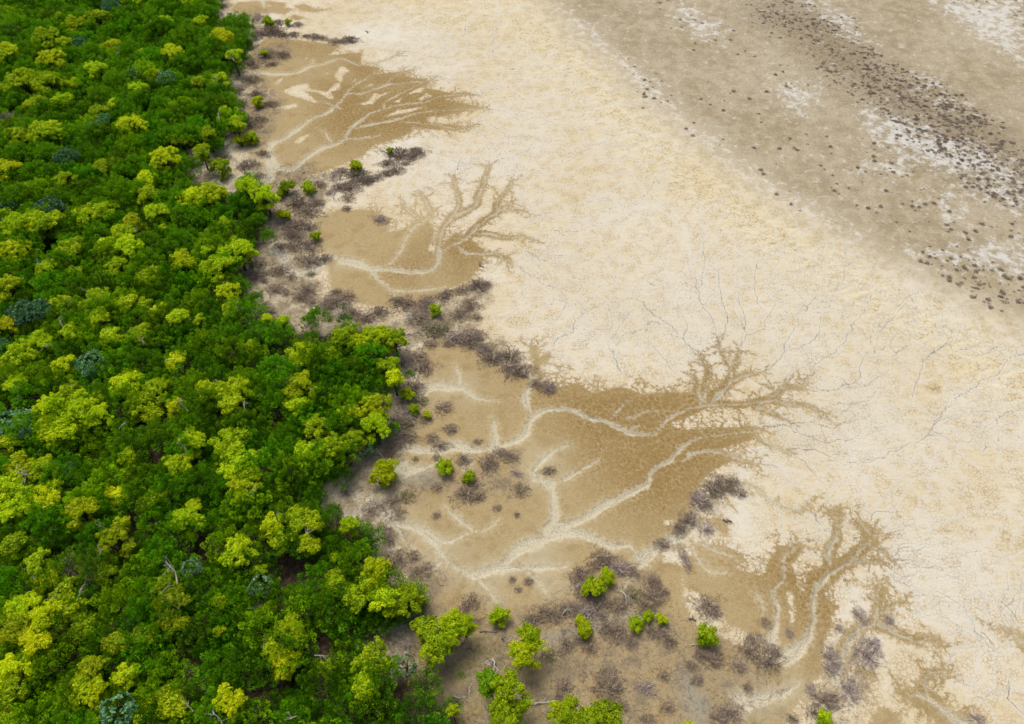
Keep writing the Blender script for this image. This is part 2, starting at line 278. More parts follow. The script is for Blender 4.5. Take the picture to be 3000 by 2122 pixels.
for ci, (s, w0, w1, halo) in enumerate(CH):
    halo *= 1.45 if ci >= 14 else 1.1
    pp = PL(s); k = 1 / SCL / 2
    q = smoothpath(pp, .45, .07, ci)
    h0 = w0 * k * mpp(pp[0, 1]); h1 = max(w1 * k * mpp(pp[-1, 1]), .06)
    rw = np.random.default_rng(ci + 77); nz_ = np.interp(np.linspace(0, len(q), len(q)), np.arange(0, len(q) + 6, 5), rw.uniform(.5, 1.5, len(np.arange(0, len(q) + 6, 5)))); u_ = np.linspace(0, 1, len(q))
    stroke(chan, q, 0, 0, 3.0, (h0 + .06 + (h1 - h0 - .06) * u_) * 1.3 * nz_ * (1 - (.45 if halo > 0 else .1) * u_) * np.clip((1 - u_) / .3, .15, 1) * (np.clip(u_ / .15, .2, 1) if w0 < 30 else 1 + .5 * np.clip(1 - u_ / .15, 0, 1)))
    q2 = smoothpath(pp, .35, .16, ci + 500); stroke(core, q2, .08 if w0 > 12 else .05, .0, 1.2)
    if w0 > 20:
        q3 = q2 + np.random.default_rng(ci).normal(0, .22, q2.shape); stroke(rill, q3, .0, -.02, .7)
    stroke(rill, q2, .015, -.02, .8)
    if halo > 0:
        hq = smoothpath(pp, .6, .16, ci + 900); stroke(brown, hq, h0 + halo * .95, h1 + halo * .48, 3.0)
        cum = np.concatenate([[0], np.cumsum(np.linalg.norm(np.diff(q, axis=0), axis=1))]); L = cum[-1]
        for t in np.arange(L * .15, L, .5):
            if rng.random() < .3: continue
            i = min(int(np.searchsorted(cum, t)), len(q) - 2); d = q[i + 1] - q[i]; d /= max(np.linalg.norm(d), 1e-6)
            side = rng.choice([-1, 1]); an = side * rng.uniform(.5, 1.1)
            d2 = np.array([d[0] * math.cos(an) - d[1] * math.sin(an), d[0] * math.sin(an) + d[1] * math.cos(an)])
            fingers(np.array([q[i], q[i] + d2]), halo * 1.3 + rng.gamma(2, .5), .19, int(rng.integers(1 << 30)), brown)
        for _ in range(4): fingers(np.array([q[-2], q[-1]]), rng.uniform(1.0, 3.4), .2, int(rng.integers(1 << 30)), brown)
    tips.append((q[-1], q[-1] - q[-3], halo))
for ri, s in enumerate(RILL):
    q = smoothpath(PL(s), .4, .17, ri + 300)
    stroke(rill, q, 0, 0, .8,   .05 * np.clip(np.sin(np.linspace(.25, 3.0, len(q))) * 1.5, 0, 1) - .01); tips.append((q[-1], q[-1] - q[-3], .1))
    for t in range(2, len(q) - 1, 7):
        if rng.random() < .3:
            d = q[t + 1] - q[t]; an = rng.choice([-1, 1]) * rng.uniform(.4, 1.0)
            d2 = np.array([d[0] * math.cos(an) - d[1] * math.sin(an), d[0] * math.sin(an) + d[1] * math.cos(an)])
            fingers(np.array([q[t], q[t] + d2]), rng.uniform(.8, 3.0), .03, int(rng.integers(1 << 30)), rill)
# fine rills that carry on from every tip toward the crack belt
belt_w = world(BELT)
for (p, d, halo) in tips:
    if halo <= 0 or (proj(*p)[1] > 1380 and rng.random() < .6): continue
    for _ in range(7):
        r = rng; L = rng.uniform(5, 22)
        j = np.argmin(np.linalg.norm(belt_w - p, axis=1)); g = belt_w[j] - p; g = g / max(np.linalg.norm(g), 1e-6)
        d0 = d / max(np.linalg.norm(d), 1e-6) + .7 * g + rng.normal(0, .35, 2); a = math.atan2(d0[1], d0[0])
        c = p + rng.normal(0, 1.1, 2); pts = [c]
        for k in range(int(L / .4)):
            a += rng.normal(0, .22) - .06 * (k % 2); pts.append(pts[-1] + .4 * np.array([math.cos(a), math.sin(a)]))
        stroke(rill, np.array(pts), .012, -.04, .6)
def softpoly(s, soft, px=False):
    p = world(s if px else PL(s)); F = np.zeros(GX.shape); w = window(p, soft * 2.5)
    F[w] = np.clip(sdpoly(p, GX[w], GY[w]) / soft * .5 + .5, 0, 1); return F
# smooth weights
salt = np.clip(sdpoly(world(SALT), GX, GY), -30, 60)
bw = np.full(GX.shape, 99.0)
for i in range(len(belt_w) - 1):
    d, _ = segdist(GX, GY, belt_w[i], belt_w[i + 1]); bw = np.minimum(bw, d)
belt = np.exp(-(bw / 6.5) ** 2)
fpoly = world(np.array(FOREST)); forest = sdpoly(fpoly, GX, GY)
for g in GAPS: pass
litter = np.exp(-np.clip(-forest, 0, 99) / 4.0) * (forest < 0)
LIT = ['F 560,380 700,360 760,420 880,380 945,335 940,350 850,410 740,440 710,500 700,560 720,640 790,690 900,700 960,670 1080,640 1100,660 1060,720 1110,750 1200,820 1240,860 1190,860 1100,820 1010,760 950,780 930,860 960,960 870,1000 900,1060 760,1090 720,1000 600,700 560,600 540,420',
       'F 1290,1290 1380,1260 1470,1220 1560,1130 1600,1080 1640,1090 1600,1160 1540,1240 1480,1280 1500,1340 1560,1400 1700,1430 1770,1480 1780,1540 1700,1660 900,1700 900,1420 960,1390 1060,1340 1200,1360',
       'F 760,1090 900,1060 1000,1060 1100,1040 1180,1080 1150,1120 1000,1110 900,1130 940,1280 960,1330 930,1400 850,1250 860,1180', 'F 560,110 650,90 660,130 580,160 640,230 600,330 540,320 530,180',
       'F 1820,1560 1890,1440 1960,1440 1940,1520 1900,1700 1800,1700']
lit2 = np.zeros(GX.shape)
for li, s in enumerate(LIT): lit2 = np.maximum(lit2, softpoly(s, 2.2) * (.68 if li == 1 else .9))
litter = np.clip(np.maximum(litter * .75, lit2 * .8), 0, 1)
deep = np.zeros(GX.shape)
for s in ['2 -150,560 250,440 900,600 950,730 850,870 400,950 0,1000 -150,850', 'F 960,590 930,640 860,620 950,560 1000,520 1090,400 1150,460 1150,580 1060,600 1040,620', 'F 1180,860 1400,850 1620,760 1850,900 1720,970 1650,1050 1560,1140 1470,1170 1400,1130 1320,1040 1200,900',
          '9 400,450 700,400 1000,150 1350,300 1400,520 1050,1000 850,1100 700,900 500,700', '9 1280,680 1400,680 1760,1100 1500,1120 1200,1000', '9 1420,1300 1800,1200 1950,1560 1700,1560', 'a 600,450 1300,500 1800,760 2296,880 2296,1400 1500,1400 1300,700']:
    deep = np.maximum(deep, softpoly(s, 4.0))
white = np.zeros(GX.shape)
for s in ['3 -50,0 60,60 300,200 200,260 0,180', '3 620,560 900,580 830,760 700,740', '3 780,-20 1120,90 1240,290 1150,280 900,60', '3 1200,720 1500,800 2100,1020 2296,1180 2296,1240 1800,1180 1300,960', '3 0,830 120,900 300,1030 200,1020 0,900',
          '3 260,1050 560,1200 900,1420 1250,1622 1100,1622 700,1400 250,1130', '3 1650,0 2296,0 2296,420 2000,250', '3 1700,1340 1900,1240 1850,1500 1740,1480', '3 2000,1200 2296,1240 2296,1420 2050,1330', '3 1200,1120 1600,1000 1500,1200', '6 1500,80 2296,0 2296,200 1900,150 1700,130', '2 1350,0 1500,60 2100,560 2296,800 2200,800 1900,480 1450,100', '2 1850,900 2000,950 1900,1000', '3 1560,500 1700,520 1750,600 1600,560', '3 1640,640 1900,700 1800,760']:
    white = np.maximum(white, softpoly(s, 3.5))
TUFTP = ['F 1680,10 1760,-10 1840,30 1900,55 1910,90 1960,130 2050,180 2120,215 2200,265 2290,340 2330,380 2330,470 2200,410 2120,370 2040,330 1990,280 1940,215 1870,175 1830,140 1790,90 1690,50']
tuftw = softpoly(TUFTP[0], 6.0)
pale = np.zeros(GX.shape)
for s in ['9 230,100 420,60 520,200 480,330 330,340 200,200', '9 950,950 1150,850 1200,950 1060,1100 950,1100', '2 130,960 500,900 620,940 500,1000 200,1080', '5 890,100 1000,110 1000,200 900,190', '6 350,1480 600,1460 700,1560 400,1600', '9 0,330 100,300 100,400 0,420', '2 0,150 500,180 600,260 300,300 0,300']:
    pale = np.maximum(pale, softpoly(s, 2.5))
green = np.zeros(GX.shape)
for s in ['8 0,900 250,920 450,1000 550,1200 400,1300 150,1100', '1 1450,1080 1560,1180 1440,1250 1380,1200', '8 950,1000 1250,1250 1000,1300 700,1250 900,1050', '1 1540,420 1660,440 1600,480', '5 550,560 740,560 700,660 540,640', '4 1800,50 1920,120 1860,160', '8 700,1480 950,1500 950,1622 750,1622', '8 1250,1400 1450,1450 1450,1580 1300,1580']:
    green = np.maximum(green, softpoly(s, 1.6))
wash = np.zeros(GX.shape)
for s in ['8 60,120 300,120 500,280 700,400 900,560 1150,500 1350,380 1500,330 1400,620 1100,640 1050,800 900,700 700,640 560,620 400,420', '8 1280,620 1450,600 1560,700 1450,760', '5 450,960 850,950 900,1050 600,1050', '5 1260,1400 1500,1400 1400,1600 1250,1620', '9 380,1420 760,1340 800,1400 500,1520', '4 1720,260 2000,250 2100,420 1950,540 1780,400', '4 1850,20 2000,120 2296,80 2296,160 2050,240 1880,160', '1 1480,980 1640,960 1830,1100 1820,1220 1600,1250']:
    wash = np.maximum(wash, softpoly(s, 2.5))
grey = np.zeros(GX.shape)
for s in ['8 1320,1060 1560,1000 1900,880 2100,900 1800,960 1560,1040 1340,1100', '8 430,1530 620,1500 600,1600 400,1600', '9 0,1280 90,1350 170,1500 160,1622 60,1622 0,1400', '5 420,1550 640,1520 620,1623 420,1623']:
    grey = np.maximum(grey, softpoly(s, 1.0))
# relief: shallow channels and slow swells
def wob(x, y):
    return .06 * np.sin(x * .31 + 1.3 * np.sin(y * .17)) + .05 * np.sin(y * .43 + 1.1 * np.sin(x * .23)) + .03 * np.sin(x * 1.1 + y * .9)
def gz(x, y): return wob(x, y) * .6
GZ = gz(GX, GY) - .16 * np.clip((chan + .1) / .4, 0, 1) - .05 * np.clip((rill + .05) / .1, 0, 1)
GZ += .02 * np.clip(brown, -1, 1) + .35 * np.exp(-(bw / 5.0) ** 2) * (1 + .25 * np.sin(GX * 1.7 + np.sin(GY * 1.3) * 2) * np.sin(GY * 2.1))

def new_mesh(name, V, Fq, attrs=None, mat=None, smooth=False):
    me = bpy.data.meshes.new(name); V = np.asarray(V, np.float32); Fq = np.asarray(Fq, np.int32)
    k = Fq.shape[1]; n = len(Fq)
    me.vertices.add(len(V)); me.vertices.foreach_set('co', V.ravel())
    me.loops.add(n * k); me.loops.foreach_set('vertex_index', Fq.ravel())
    me.polygons.add(n); me.polygons.foreach_set('loop_start', np.arange(0, n * k, k, dtype=np.int32))
    if smooth: me.polygons.foreach_set('use_smooth', np.ones(n, bool))
    for a, v in (attrs or {}).items():
        at = me.attributes.new(a, 'FLOAT', 'POINT'); at.data.foreach_set('value', np.asarray(v, np.float32).ravel())
    me.update(calc_edges=True)
    if mat: me.materials.append(mat)
    return me
idx = np.arange(NY * NX).reshape(NY, NX)
Q = np.stack([idx[:-1, :-1], idx[1:, :-1], idx[1:, 1:], idx[:-1, 1:]], -1).reshape(-1, 4)
V = np.stack([GX, GY, GZ], -1).reshape(-1, 3)
loop = np.concatenate([idx[0, :], idx[1:, -1], idx[-1, -2::-1], idx[-2:0:-1, 0]])
c0 = np.array([0, 90.0]); outer = V[loop].copy(); outer[:, :2] = c0 + (outer[:, :2] - c0) * 40; outer[:, 2] = 0
no = len(V) + np.arange(len(loop)); V = np.concatenate([V, outer])
Q = np.concatenate([Q, np.stack([loop, np.roll(loop, -1), np.roll(no, -1), no], -1)[:, ::-1]])
A = {}
for nme, F in dict(brown=brown, chan=chan, rill=rill, core=core, salt=salt, belt=belt, forest=np.clip(forest, -20, 20), litter=litter, deep=deep, white=white, tuft=tuftw, pale=pale, green=green, grey=grey, wash=wash).items():
    A[nme] = np.concatenate([F.ravel(), F.ravel()[loop]])

def gl(r, g, b):
    c = lin(r, g, b, K); return (c[0] * .93, c[1] * 1.0, c[2] * 1.03, 1)
def ground_mat():
    m = NT('mud_flat'); co = m.n('TexCoord').outputs['Object']
    at = {k: m.attr(k) for k in A}
    nb = m.noise(co, .07, 5); nm = m.noise(co, .45, 5, .6); nf = m.noise(co, 2.2, 4, .65); ng = m.noise(co, 7.0, 3, .7)
    wv = m.n('VectorMath', operation='ADD'); nv = m.n('TexNoise', noise_dimensions='2D'); m.put(nv.inputs['Vector'], co); nv.inputs['Scale'].default_value = .9; nv.inputs['Detail'].default_value = 3
    sc = m.n('VectorMath', operation='SCALE'); m.put(sc.inputs[0], nv.outputs['Color']); sc.inputs['Scale'].default_value = .9
    m.put(wv.inputs[0], co); m.put(wv.inputs[1], sc.outputs[0]); n3 = m.n('TexNoise', noise_dimensions='2D'); m.put(n3.inputs['Vector'], co); n3.inputs['Scale'].default_value = 3.2; n3.inputs['Detail'].default_value = 2
    s3 = m.n('VectorMath', operation='SCALE'); m.put(s3.inputs[0], n3.outputs['Color']); s3.inputs['Scale'].default_value = .38
    w3 = m.n('VectorMath', operation='ADD'); m.put(w3.inputs[0], wv.outputs[0]); m.put(w3.inputs[1], s3.outputs[0]); wc = w3.outputs[0]
    vA = m.vor(wc, 1.25); vB = m.vor(wc, 2.3); vC = m.vor(wc, 4.2)
    crA = m.mul(m.ss(vA, .0, .13, 1, 0), m.ss(nf, .34, .54)); crB = m.ss(vB, .0, .15, 1, 0); crC = m.ss(vC, 0, .16, 1, 0)
    # cream mud
    c = m.mix(m.ss(nb, .35, .7), gl(235, 220, 193), gl(229, 209, 172))
    c = m.mix(m.mul(m.ss(nm, .5, .72), .22), c, gl(214, 186, 138))
    c = m.mix(m.mul(m.ss(nf, .5, .72), .32), c, gl(210, 182, 134))
    c = m.mix(m.mul(m.ss(ng, .52, .72), .4), c, gl(196, 166, 116))
    fm = m.n('Mapping'); m.put(fm.inputs[0], wv.outputs[0]); fm.inputs['Rotation'].default_value = (0, 0, -.7); fm.inputs['Scale'].default_value = (.32, 1.7, 1)
    c = m.mix(m.mul(m.ss(m.noise(fm.outputs[0], 1.5, 5, .65), .5, .7), .42), c, gl(206, 178, 130))
    c = m.mix(m.mul(m.mul(crB, m.ss(nm, .38, .62)), m.add(.62, m.mul(at['belt'], .2))), c, gl(168, 132, 78))
    c = m.mix(m.mul(at['pale'], m.mul(.75, m.ss(nm, .2, .7, 1, .55))), c, gl(236, 227, 210))
    # crack belt
    c = m.mix(m.mul(at['belt'], .5), c, gl(236, 215, 170))
    bc = m.mul(at['belt'], m.ss(nm, .3, .55))
    c = m.mix(m.mul(bc, m.mul(crA, m.ss(ng, .35, .6, .3, .95))), c, gl(156, 122, 70))
    # salt pan
    sm = m.ss(m.add(at['salt'], m.mul(m.add(nm, -.5), 10.0)), -5.0, 7.5)
    g = m.mix(m.ss(nb, .35, .65), gl(198, 180, 150), gl(180, 160, 126))
    g = m.mix(m.mul(m.ss(nm, .42, .66), .6), g, gl(208, 192, 160))
    g = m.mix(m.mul(m.ss(nm, .5, .32), .4), g, gl(162, 144, 116))
    g = m.mix(m.mul(m.ss(nf, .45, .7), .5), g, gl(152, 133, 104))
    g = m.mix(m.mul(m.ss(ng, .5, .7), .45), g, gl(138, 120, 94))
    g = m.mix(m.mul(at['tuft'], m.ss(nm, .3, .65, .25, .8)), g, gl(146, 129, 104))
    g = m.mix(m.mul(at['tuft'], m.mul(m.ss(m.noise(co, 1.1, 4, .7), .5, .62), .75)), g, gl(118, 101, 80))
    stv = m.n('Mapping'); m.put(stv.inputs[0], co); stv.inputs['Scale'].default_value = (1, 1.0, 1); stv.inputs['Rotation'].default_value = (0, 0, .6)
    wn_ = m.noise(stv.outputs[0], .6, 8, .75)
    wf = m.ss(m.add(wn_, m.mul(m.add(at['white'], -.2), .2)), .52, .72)
    g = m.mix(m.mul(wf, .8), g, gl(232, 225, 214))
    c = m.mix(sm, c, g)
    # ochre algal mat with frayed edges along the cracks
    fr = m.add(m.mul(m.ss(vA, 0, .25, 1, 0), .22), m.mul(crB, .16))
    e = m.add(m.add(at['brown'], fr), m.add(m.mul(m.add(nf, -.5), .55), m.mul(m.add(ng, -.5), .25)))
    bm = m.ss(e, -.08, .30)
    rim = m.mul(m.ss(e, -.7, .1), .35)
    c = m.mix(m.mul(rim, m.ss(nf, .35, .6)), c, gl(196, 164, 112))
    b = m.mix(m.math('ADD', at['deep'], m.mul(m.add(nm, -.5), 1.1), True), gl(190, 163, 115), gl(152, 119, 61))
    b = m.mix(m.mul(m.ss(nf, .42, .68), .5), b, gl(200, 172, 124))
    b = m.mix(m.mul(m.ss(nb, .48, .66), .5), b, gl(184, 158, 112))
    b = m.mix(m.mul(m.ss(ng, .5, .72), .38), b, gl(126, 102, 62))
    b = m.mix(m.mul(crC, .22), b, gl(120, 98, 62))
    b = m.mix(m.mul(m.mul(m.ss(vA, 0, .2, 1, 0), m.ss(nm, .4, .62)), .32), b, gl(206, 184, 140))
    b = m.mix(m.mul(m.ss(nm, .5, .3), .35), b, gl(150, 120, 70))
    b = m.mix(m.mul(m.ss(m.noise(co, 9.0, 1, .5), .62, .74), .5), b, gl(218, 200, 164))
    b = m.mix(m.mul(at['wash'], m.ss(nm, .3, .62, .25, .8)), b, gl(204, 188, 154))
    c = m.mix(bm, c, b)
    # scrubby litter near the trees
    lw = m.ss(m.add(at['litter'], m.mul(m.add(nm, -.5), 1.3)), .25, .8)
    l = m.mix(m.ss(nm, .35, .65), gl(186, 165, 130), gl(152, 132, 103))
    l = m.mix(m.mul(m.ss(nf, .45, .68), .42), l, gl(100, 88, 74))
    l = m.mix(m.mul(m.ss(ng, .6, .74), .6), l, gl(206, 192, 168))
    c = m.mix(m.mul(lw, .8), c, l)
    c = m.mix(m.mul(at['green'], m.mul(m.ss(nf, .3, .65), .6)), c, gl(96, 98, 52))
    c = m.mix(m.mul(at['grey'], .75), c, gl(166, 160, 142))
    # channels: pale silt with dark desiccation cracks
    ce = m.add(at['chan'], m.add(m.mul(m.add(nf, -.5), .9), m.mul(m.add(ng, -.5), .7)))
    cm = m.mul(m.ss(m.add(ce, m.mul(m.add(nm, -.5), .4)), -.24, .2), m.ss(nm, .3, .6, .85, 1.0))
    sil = m.mix(m.ss(ng, .35, .7), gl(230, 216, 186), gl(214, 197, 162))
    sil = m.mix(m.mul(crC, m.ss(ng, .3, .65, .08, .6)), sil, gl(128, 116, 96))
    inner = m.ss(m.add(at['core'], m.mul(m.add(nf, -.5), .5)), -.24, .06)
    sil = m.mix(m.mul(inner, m.mul(at['deep'], .38)), sil, gl(136, 129, 116))
    c = m.mix(m.mul(m.mul(m.ss(ce, -.9, -.1), m.math('SUBTRACT', 1.0, m.mul(at['deep'], .9))), m.ss(nf, .35, .6, .1, .42)), c, gl(214, 197, 160))
    c = m.mix(m.mul(cm, .92), c, sil)
    # rill cracks
    rh = m.ss(at['rill'], -.42, -.05)
    c = m.mix(m.mul(m.mul(rh, m.math('SUBTRACT', 1.0, m.math('MAXIMUM', bm, sm))), m.mul(m.ss(nf, .3, .6), .5)), c, gl(232, 225, 213))
    rl = m.ss(m.add(at['rill'], m.mul(m.add(ng, -.5), .10)), -.06, .045)
    c = m.mix(m.mul(m.mul(rl, m.math('SUBTRACT', 1.0, m.mul(sm, .8))), m.ss(nf, .3, .55, .35, .95)), c, gl(128, 121, 113))
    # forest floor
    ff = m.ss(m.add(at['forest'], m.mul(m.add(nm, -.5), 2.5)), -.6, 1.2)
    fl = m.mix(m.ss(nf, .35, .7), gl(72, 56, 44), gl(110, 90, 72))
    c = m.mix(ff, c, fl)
    m.put(m.b.inputs['Base Color'], c); m.b.inputs['Roughness'].default_value = .92; m.b.inputs['Specular IOR Level'].default_value = .15
    bp = m.n('Bump'); bp.inputs['Strength'].default_value = .55; bp.inputs['Distance'].default_value = .12
    hgt = m.add(m.add(m.mul(nf, .5), m.mul(ng, .25)), m.mul(m.add(crA, crB), -.22))
    m.put(bp.inputs['Height'], hgt); m.put(m.b.inputs['Normal'], bp.outputs[0])
    return m.m
def link(o):
    COL.objects.link(o); return o
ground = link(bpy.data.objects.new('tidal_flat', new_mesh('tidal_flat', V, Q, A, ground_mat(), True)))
ground['kind'] = 'structure'; ground['label'] = 'cream and ochre cracked mud flat with branching drainage channels'

# ------------------------------------------------------------------ plant materials
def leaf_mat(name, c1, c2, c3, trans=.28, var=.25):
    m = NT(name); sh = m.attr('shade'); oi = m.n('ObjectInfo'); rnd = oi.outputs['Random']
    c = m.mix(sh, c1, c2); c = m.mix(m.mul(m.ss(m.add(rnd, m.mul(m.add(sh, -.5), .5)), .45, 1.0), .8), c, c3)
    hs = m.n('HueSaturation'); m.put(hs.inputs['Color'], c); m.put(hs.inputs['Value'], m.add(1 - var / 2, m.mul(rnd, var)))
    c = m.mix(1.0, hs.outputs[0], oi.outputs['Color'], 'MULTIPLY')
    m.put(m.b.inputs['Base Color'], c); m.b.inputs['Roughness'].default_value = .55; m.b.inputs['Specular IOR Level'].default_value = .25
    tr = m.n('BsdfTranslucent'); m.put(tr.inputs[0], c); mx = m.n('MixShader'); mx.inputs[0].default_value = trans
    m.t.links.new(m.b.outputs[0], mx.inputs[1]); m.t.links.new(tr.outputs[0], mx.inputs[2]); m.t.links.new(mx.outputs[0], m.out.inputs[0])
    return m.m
def bark_mat(name, c1, c2):
    m = NT(name); co = m.n('TexCoord').outputs['Object']; oi = m.n('ObjectInfo')
    nz = m.n('TexNoise'); m.put(nz.inputs['Vector'], co); nz.inputs['Scale'].default_value = 5.0; c = m.mix(nz.outputs[0], c1, c2); c = m.mix(1.0, c, oi.outputs['Color'], 'MULTIPLY')
    m.put(m.b.inputs['Base Color'], c); m.b.inputs['Roughness'].default_value = .9; m.b.inputs['Specular IOR Level'].default_value = .1
    return m.m
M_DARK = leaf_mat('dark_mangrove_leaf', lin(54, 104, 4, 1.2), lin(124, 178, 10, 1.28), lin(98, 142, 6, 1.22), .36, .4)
M_BRIGHT = leaf_mat('lime_mangrove_leaf', lin(150, 184, 6, 1.2), lin(194, 216, 12, 1.2), lin(194, 204, 8, 1.2), .35, .2)
M_BLUE = leaf_mat('blue_green_leaf', lin(74, 124, 76, 1.1), lin(136, 178, 124, 1.1), lin(92, 142, 86, 1.1), .15, .2)
M_DULL = leaf_mat('dull_green_leaf', lin(70, 84, 36, .85), lin(104, 116, 50, .85), lin(90, 96, 44, .85), .2, .2)
M_BARK = bark_mat('grey_bark', lin(112, 98, 82, .7), lin(70, 60, 50, .7))
M_PALE = bark_mat('bleached_wood', lin(222, 216, 208, .8), lin(168, 160, 150, .8))
M_TWIG = bark_mat('dry_twig', lin(206, 194, 182, .75), lin(70, 60, 54, .75))

# ------------------------------------------------------------------ plant shapes
def rand_dirs(r, n):
    v = r.normal(0, 1, (n, 3)); return v / np.linalg.norm(v, axis=1, keepdims=True)
def leaves(centres, dirs, r, ln, wd, shade, nrm=None):
    """one folded diamond leaf at each centre, pointing along dirs"""
    n = len(centres); d = dirs / np.linalg.norm(dirs, axis=1, keepdims=True)
    s = np.cross(d, rand_dirs(r, n) if nrm is None else nrm + .55 * rand_dirs(r, n)); s /= np.linalg.norm(s, axis=1, keepdims=True) + 1e-9
    k = (r.uniform(.7, 1.3, n))[:, None]
    b = centres - d * ln * .5 * k; t = centres + d * ln * .5 * k
    up = np.cross(s, d) * wd * .18
    V = np.stack([b, centres + s * wd * .5 * k + up, t, centres - s * wd * .5 * k + up], 1).reshape(-1, 3)
    return V, np.arange(4 * n).reshape(-1, 4), np.repeat(shade, 4)
def tubes(segs, sides=5):
    """segs: (p0, p1, r0, r1)"""
    V = []; F = []
    for p0, p1, r0, r1 in segs:
        p0 = np.asarray(p0, float); p1 = np.asarray(p1, float); d = p1 - p0; d = d / (np.linalg.norm(d) + 1e-9)
        a = np.cross(d, [0, 0, 1.0] if abs(d[2]) < .9 else [1.0, 0, 0]); a /= np.linalg.norm(a); b = np.cross(d, a); n0 = len(V)
        for p, rr in ((p0, r0), (p1, r1)):
            for k in range(sides):
                t = 2 * math.pi * k / sides; V.append(p + rr * (a * math.cos(t) + b * math.sin(t)))
        for k in range(sides):
            F.append((n0 + k, n0 + (k + 1) % sides, n0 + sides + (k + 1) % sides, n0 + sides + k))
    return np.array(V), np.array(F)
def branching(r, p, d, L, rad, depth, spread=.55, segs=None, up=.05, nseg=3, kids=(2, 3), tips=None):
    if segs is None: segs = []
    for k in range(nseg):
        d = d + r.normal(0, .16, 3) + np.array([0, 0, up]); d = d / np.linalg.norm(d)
        q = p + d * L / nseg; r1 = rad * (1 - .45 * (k + 1) / nseg); segs.append((p, q, rad * (1 - .45 * k / nseg), r1)); p = q
        if depth > 0 and k < nseg - 1 and r.random() < .5:
            dd = d + r.normal(0, spread, 3); branching(r, p, dd / np.linalg.norm(dd), L * .6, r1 * .7, depth - 1, spread, segs, up, nseg, kids, tips)
    if depth > 0:
        for _ in range(r.integers(kids[0], kids[1] + 1)):
            dd = d + r.normal(0, spread, 3); branching(r, p, dd / np.linalg.norm(dd), L * r.uniform(.6, .8), r1 * .72, depth - 1, spread, segs, up, nseg, kids, tips)
    elif tips is not None: tips.append(p)
    return segs
def trunk_mesh(name, r, lobes, zb, mat, rad):
    """trunk forking to each lobe of the crown; base at z=0"""
    fork = np.array([r.normal(0, .1), r.normal(0, .1), max(.5, zb * .55)])
    segs = [(np.array([0, 0, -.15]), fork * [.5, .5, .5], rad * 1.25, rad), (fork * .5, fork, rad, rad * .85)]
    for c in lobes:
        mid = (fork + c) / 2 + r.normal(0, .12, 3); segs += [(fork, mid, rad * .6, rad * .42), (mid, c, rad * .42, rad * .18)]
        for _ in range(3):
            e = c + r.normal(0, .45, 3); segs.append((mid * .4 + c * .6, e, rad * .22, rad * .08))
    V, F = tubes(segs, 6); return new_mesh(name, V, F, None, mat, True)
def make_bright(seed, R, loose=0.0):
    """lime mangrove: several uneven lobes of popcorn leaf clumps; crown centre at z=0"""
    r = np.random.default_rng(seed); nl = int(6 + R * 2.2); lob = []
    for k in range(nl):
        a = 2 * math.pi * (k * .382 + r.uniform(-.1, .1)); d = R * (.78 * math.sqrt((k + .2) / nl)) * r.uniform(.75, 1.25)
        lob.append((np.array([d * math.cos(a), d * math.sin(a), R * .50 * (1 - (d / R) ** 2) + r.uniform(-.30, .18) * R * .6]), R * r.uniform(.23, .36)))
    for k in range(int(3 + R * 1.3)):
        a = r.uniform(0, 6.28); d = R * r.uniform(.35, .8); lob.append((np.array([d * math.cos(a), d * math.sin(a), -R * r.uniform(.2, .55)]), R * r.uniform(.2, .3)))
    Vs = []; Fs = []; S = []; n0 = 0
    for c, lr in lob:
        nt = max(6, int(21 * lr * lr * (1 - .35 * loose)) + 7)
        dirs = rand_dirs(r, nt); dirs[:, 2] = np.abs(dirs[:, 2]) * .95 - .30 * (r.random(nt) < .4)
        tc = c + dirs * lr * r.uniform(.6, 1.2, (nt, 1)) * np.array([1, 1, .85])
        tone = r.uniform(0, 1)
        for t, dv in zip(tc, dirs):
            tr = r.uniform(.17, .33); n = int(24 + 110 * tr); q = rand_dirs(r, n)
            pos = t + q * tr * (r.uniform(.45, 1, (n, 1)) ** .5) * np.array([1, 1, .85]); dl = np.cross(q, rand_dirs(r, n)) + q * .45 + np.array([0, 0, .15])
            sh = np.clip(.5 * tone + r.uniform(0, .5) + r.normal(0, .12, n), 0, 1)
            v, f, s = leaves(pos, dl, r, .17, .115, sh, q + dv * .35); Vs.append(v); Fs.append(f + n0); S.append(s); n0 += len(v)
    crown = new_mesh('crown', np.concatenate(Vs), np.concatenate(Fs), {'shade': np.concatenate(S)}, M_BRIGHT)
    return crown, [c for c, _ in lob], R
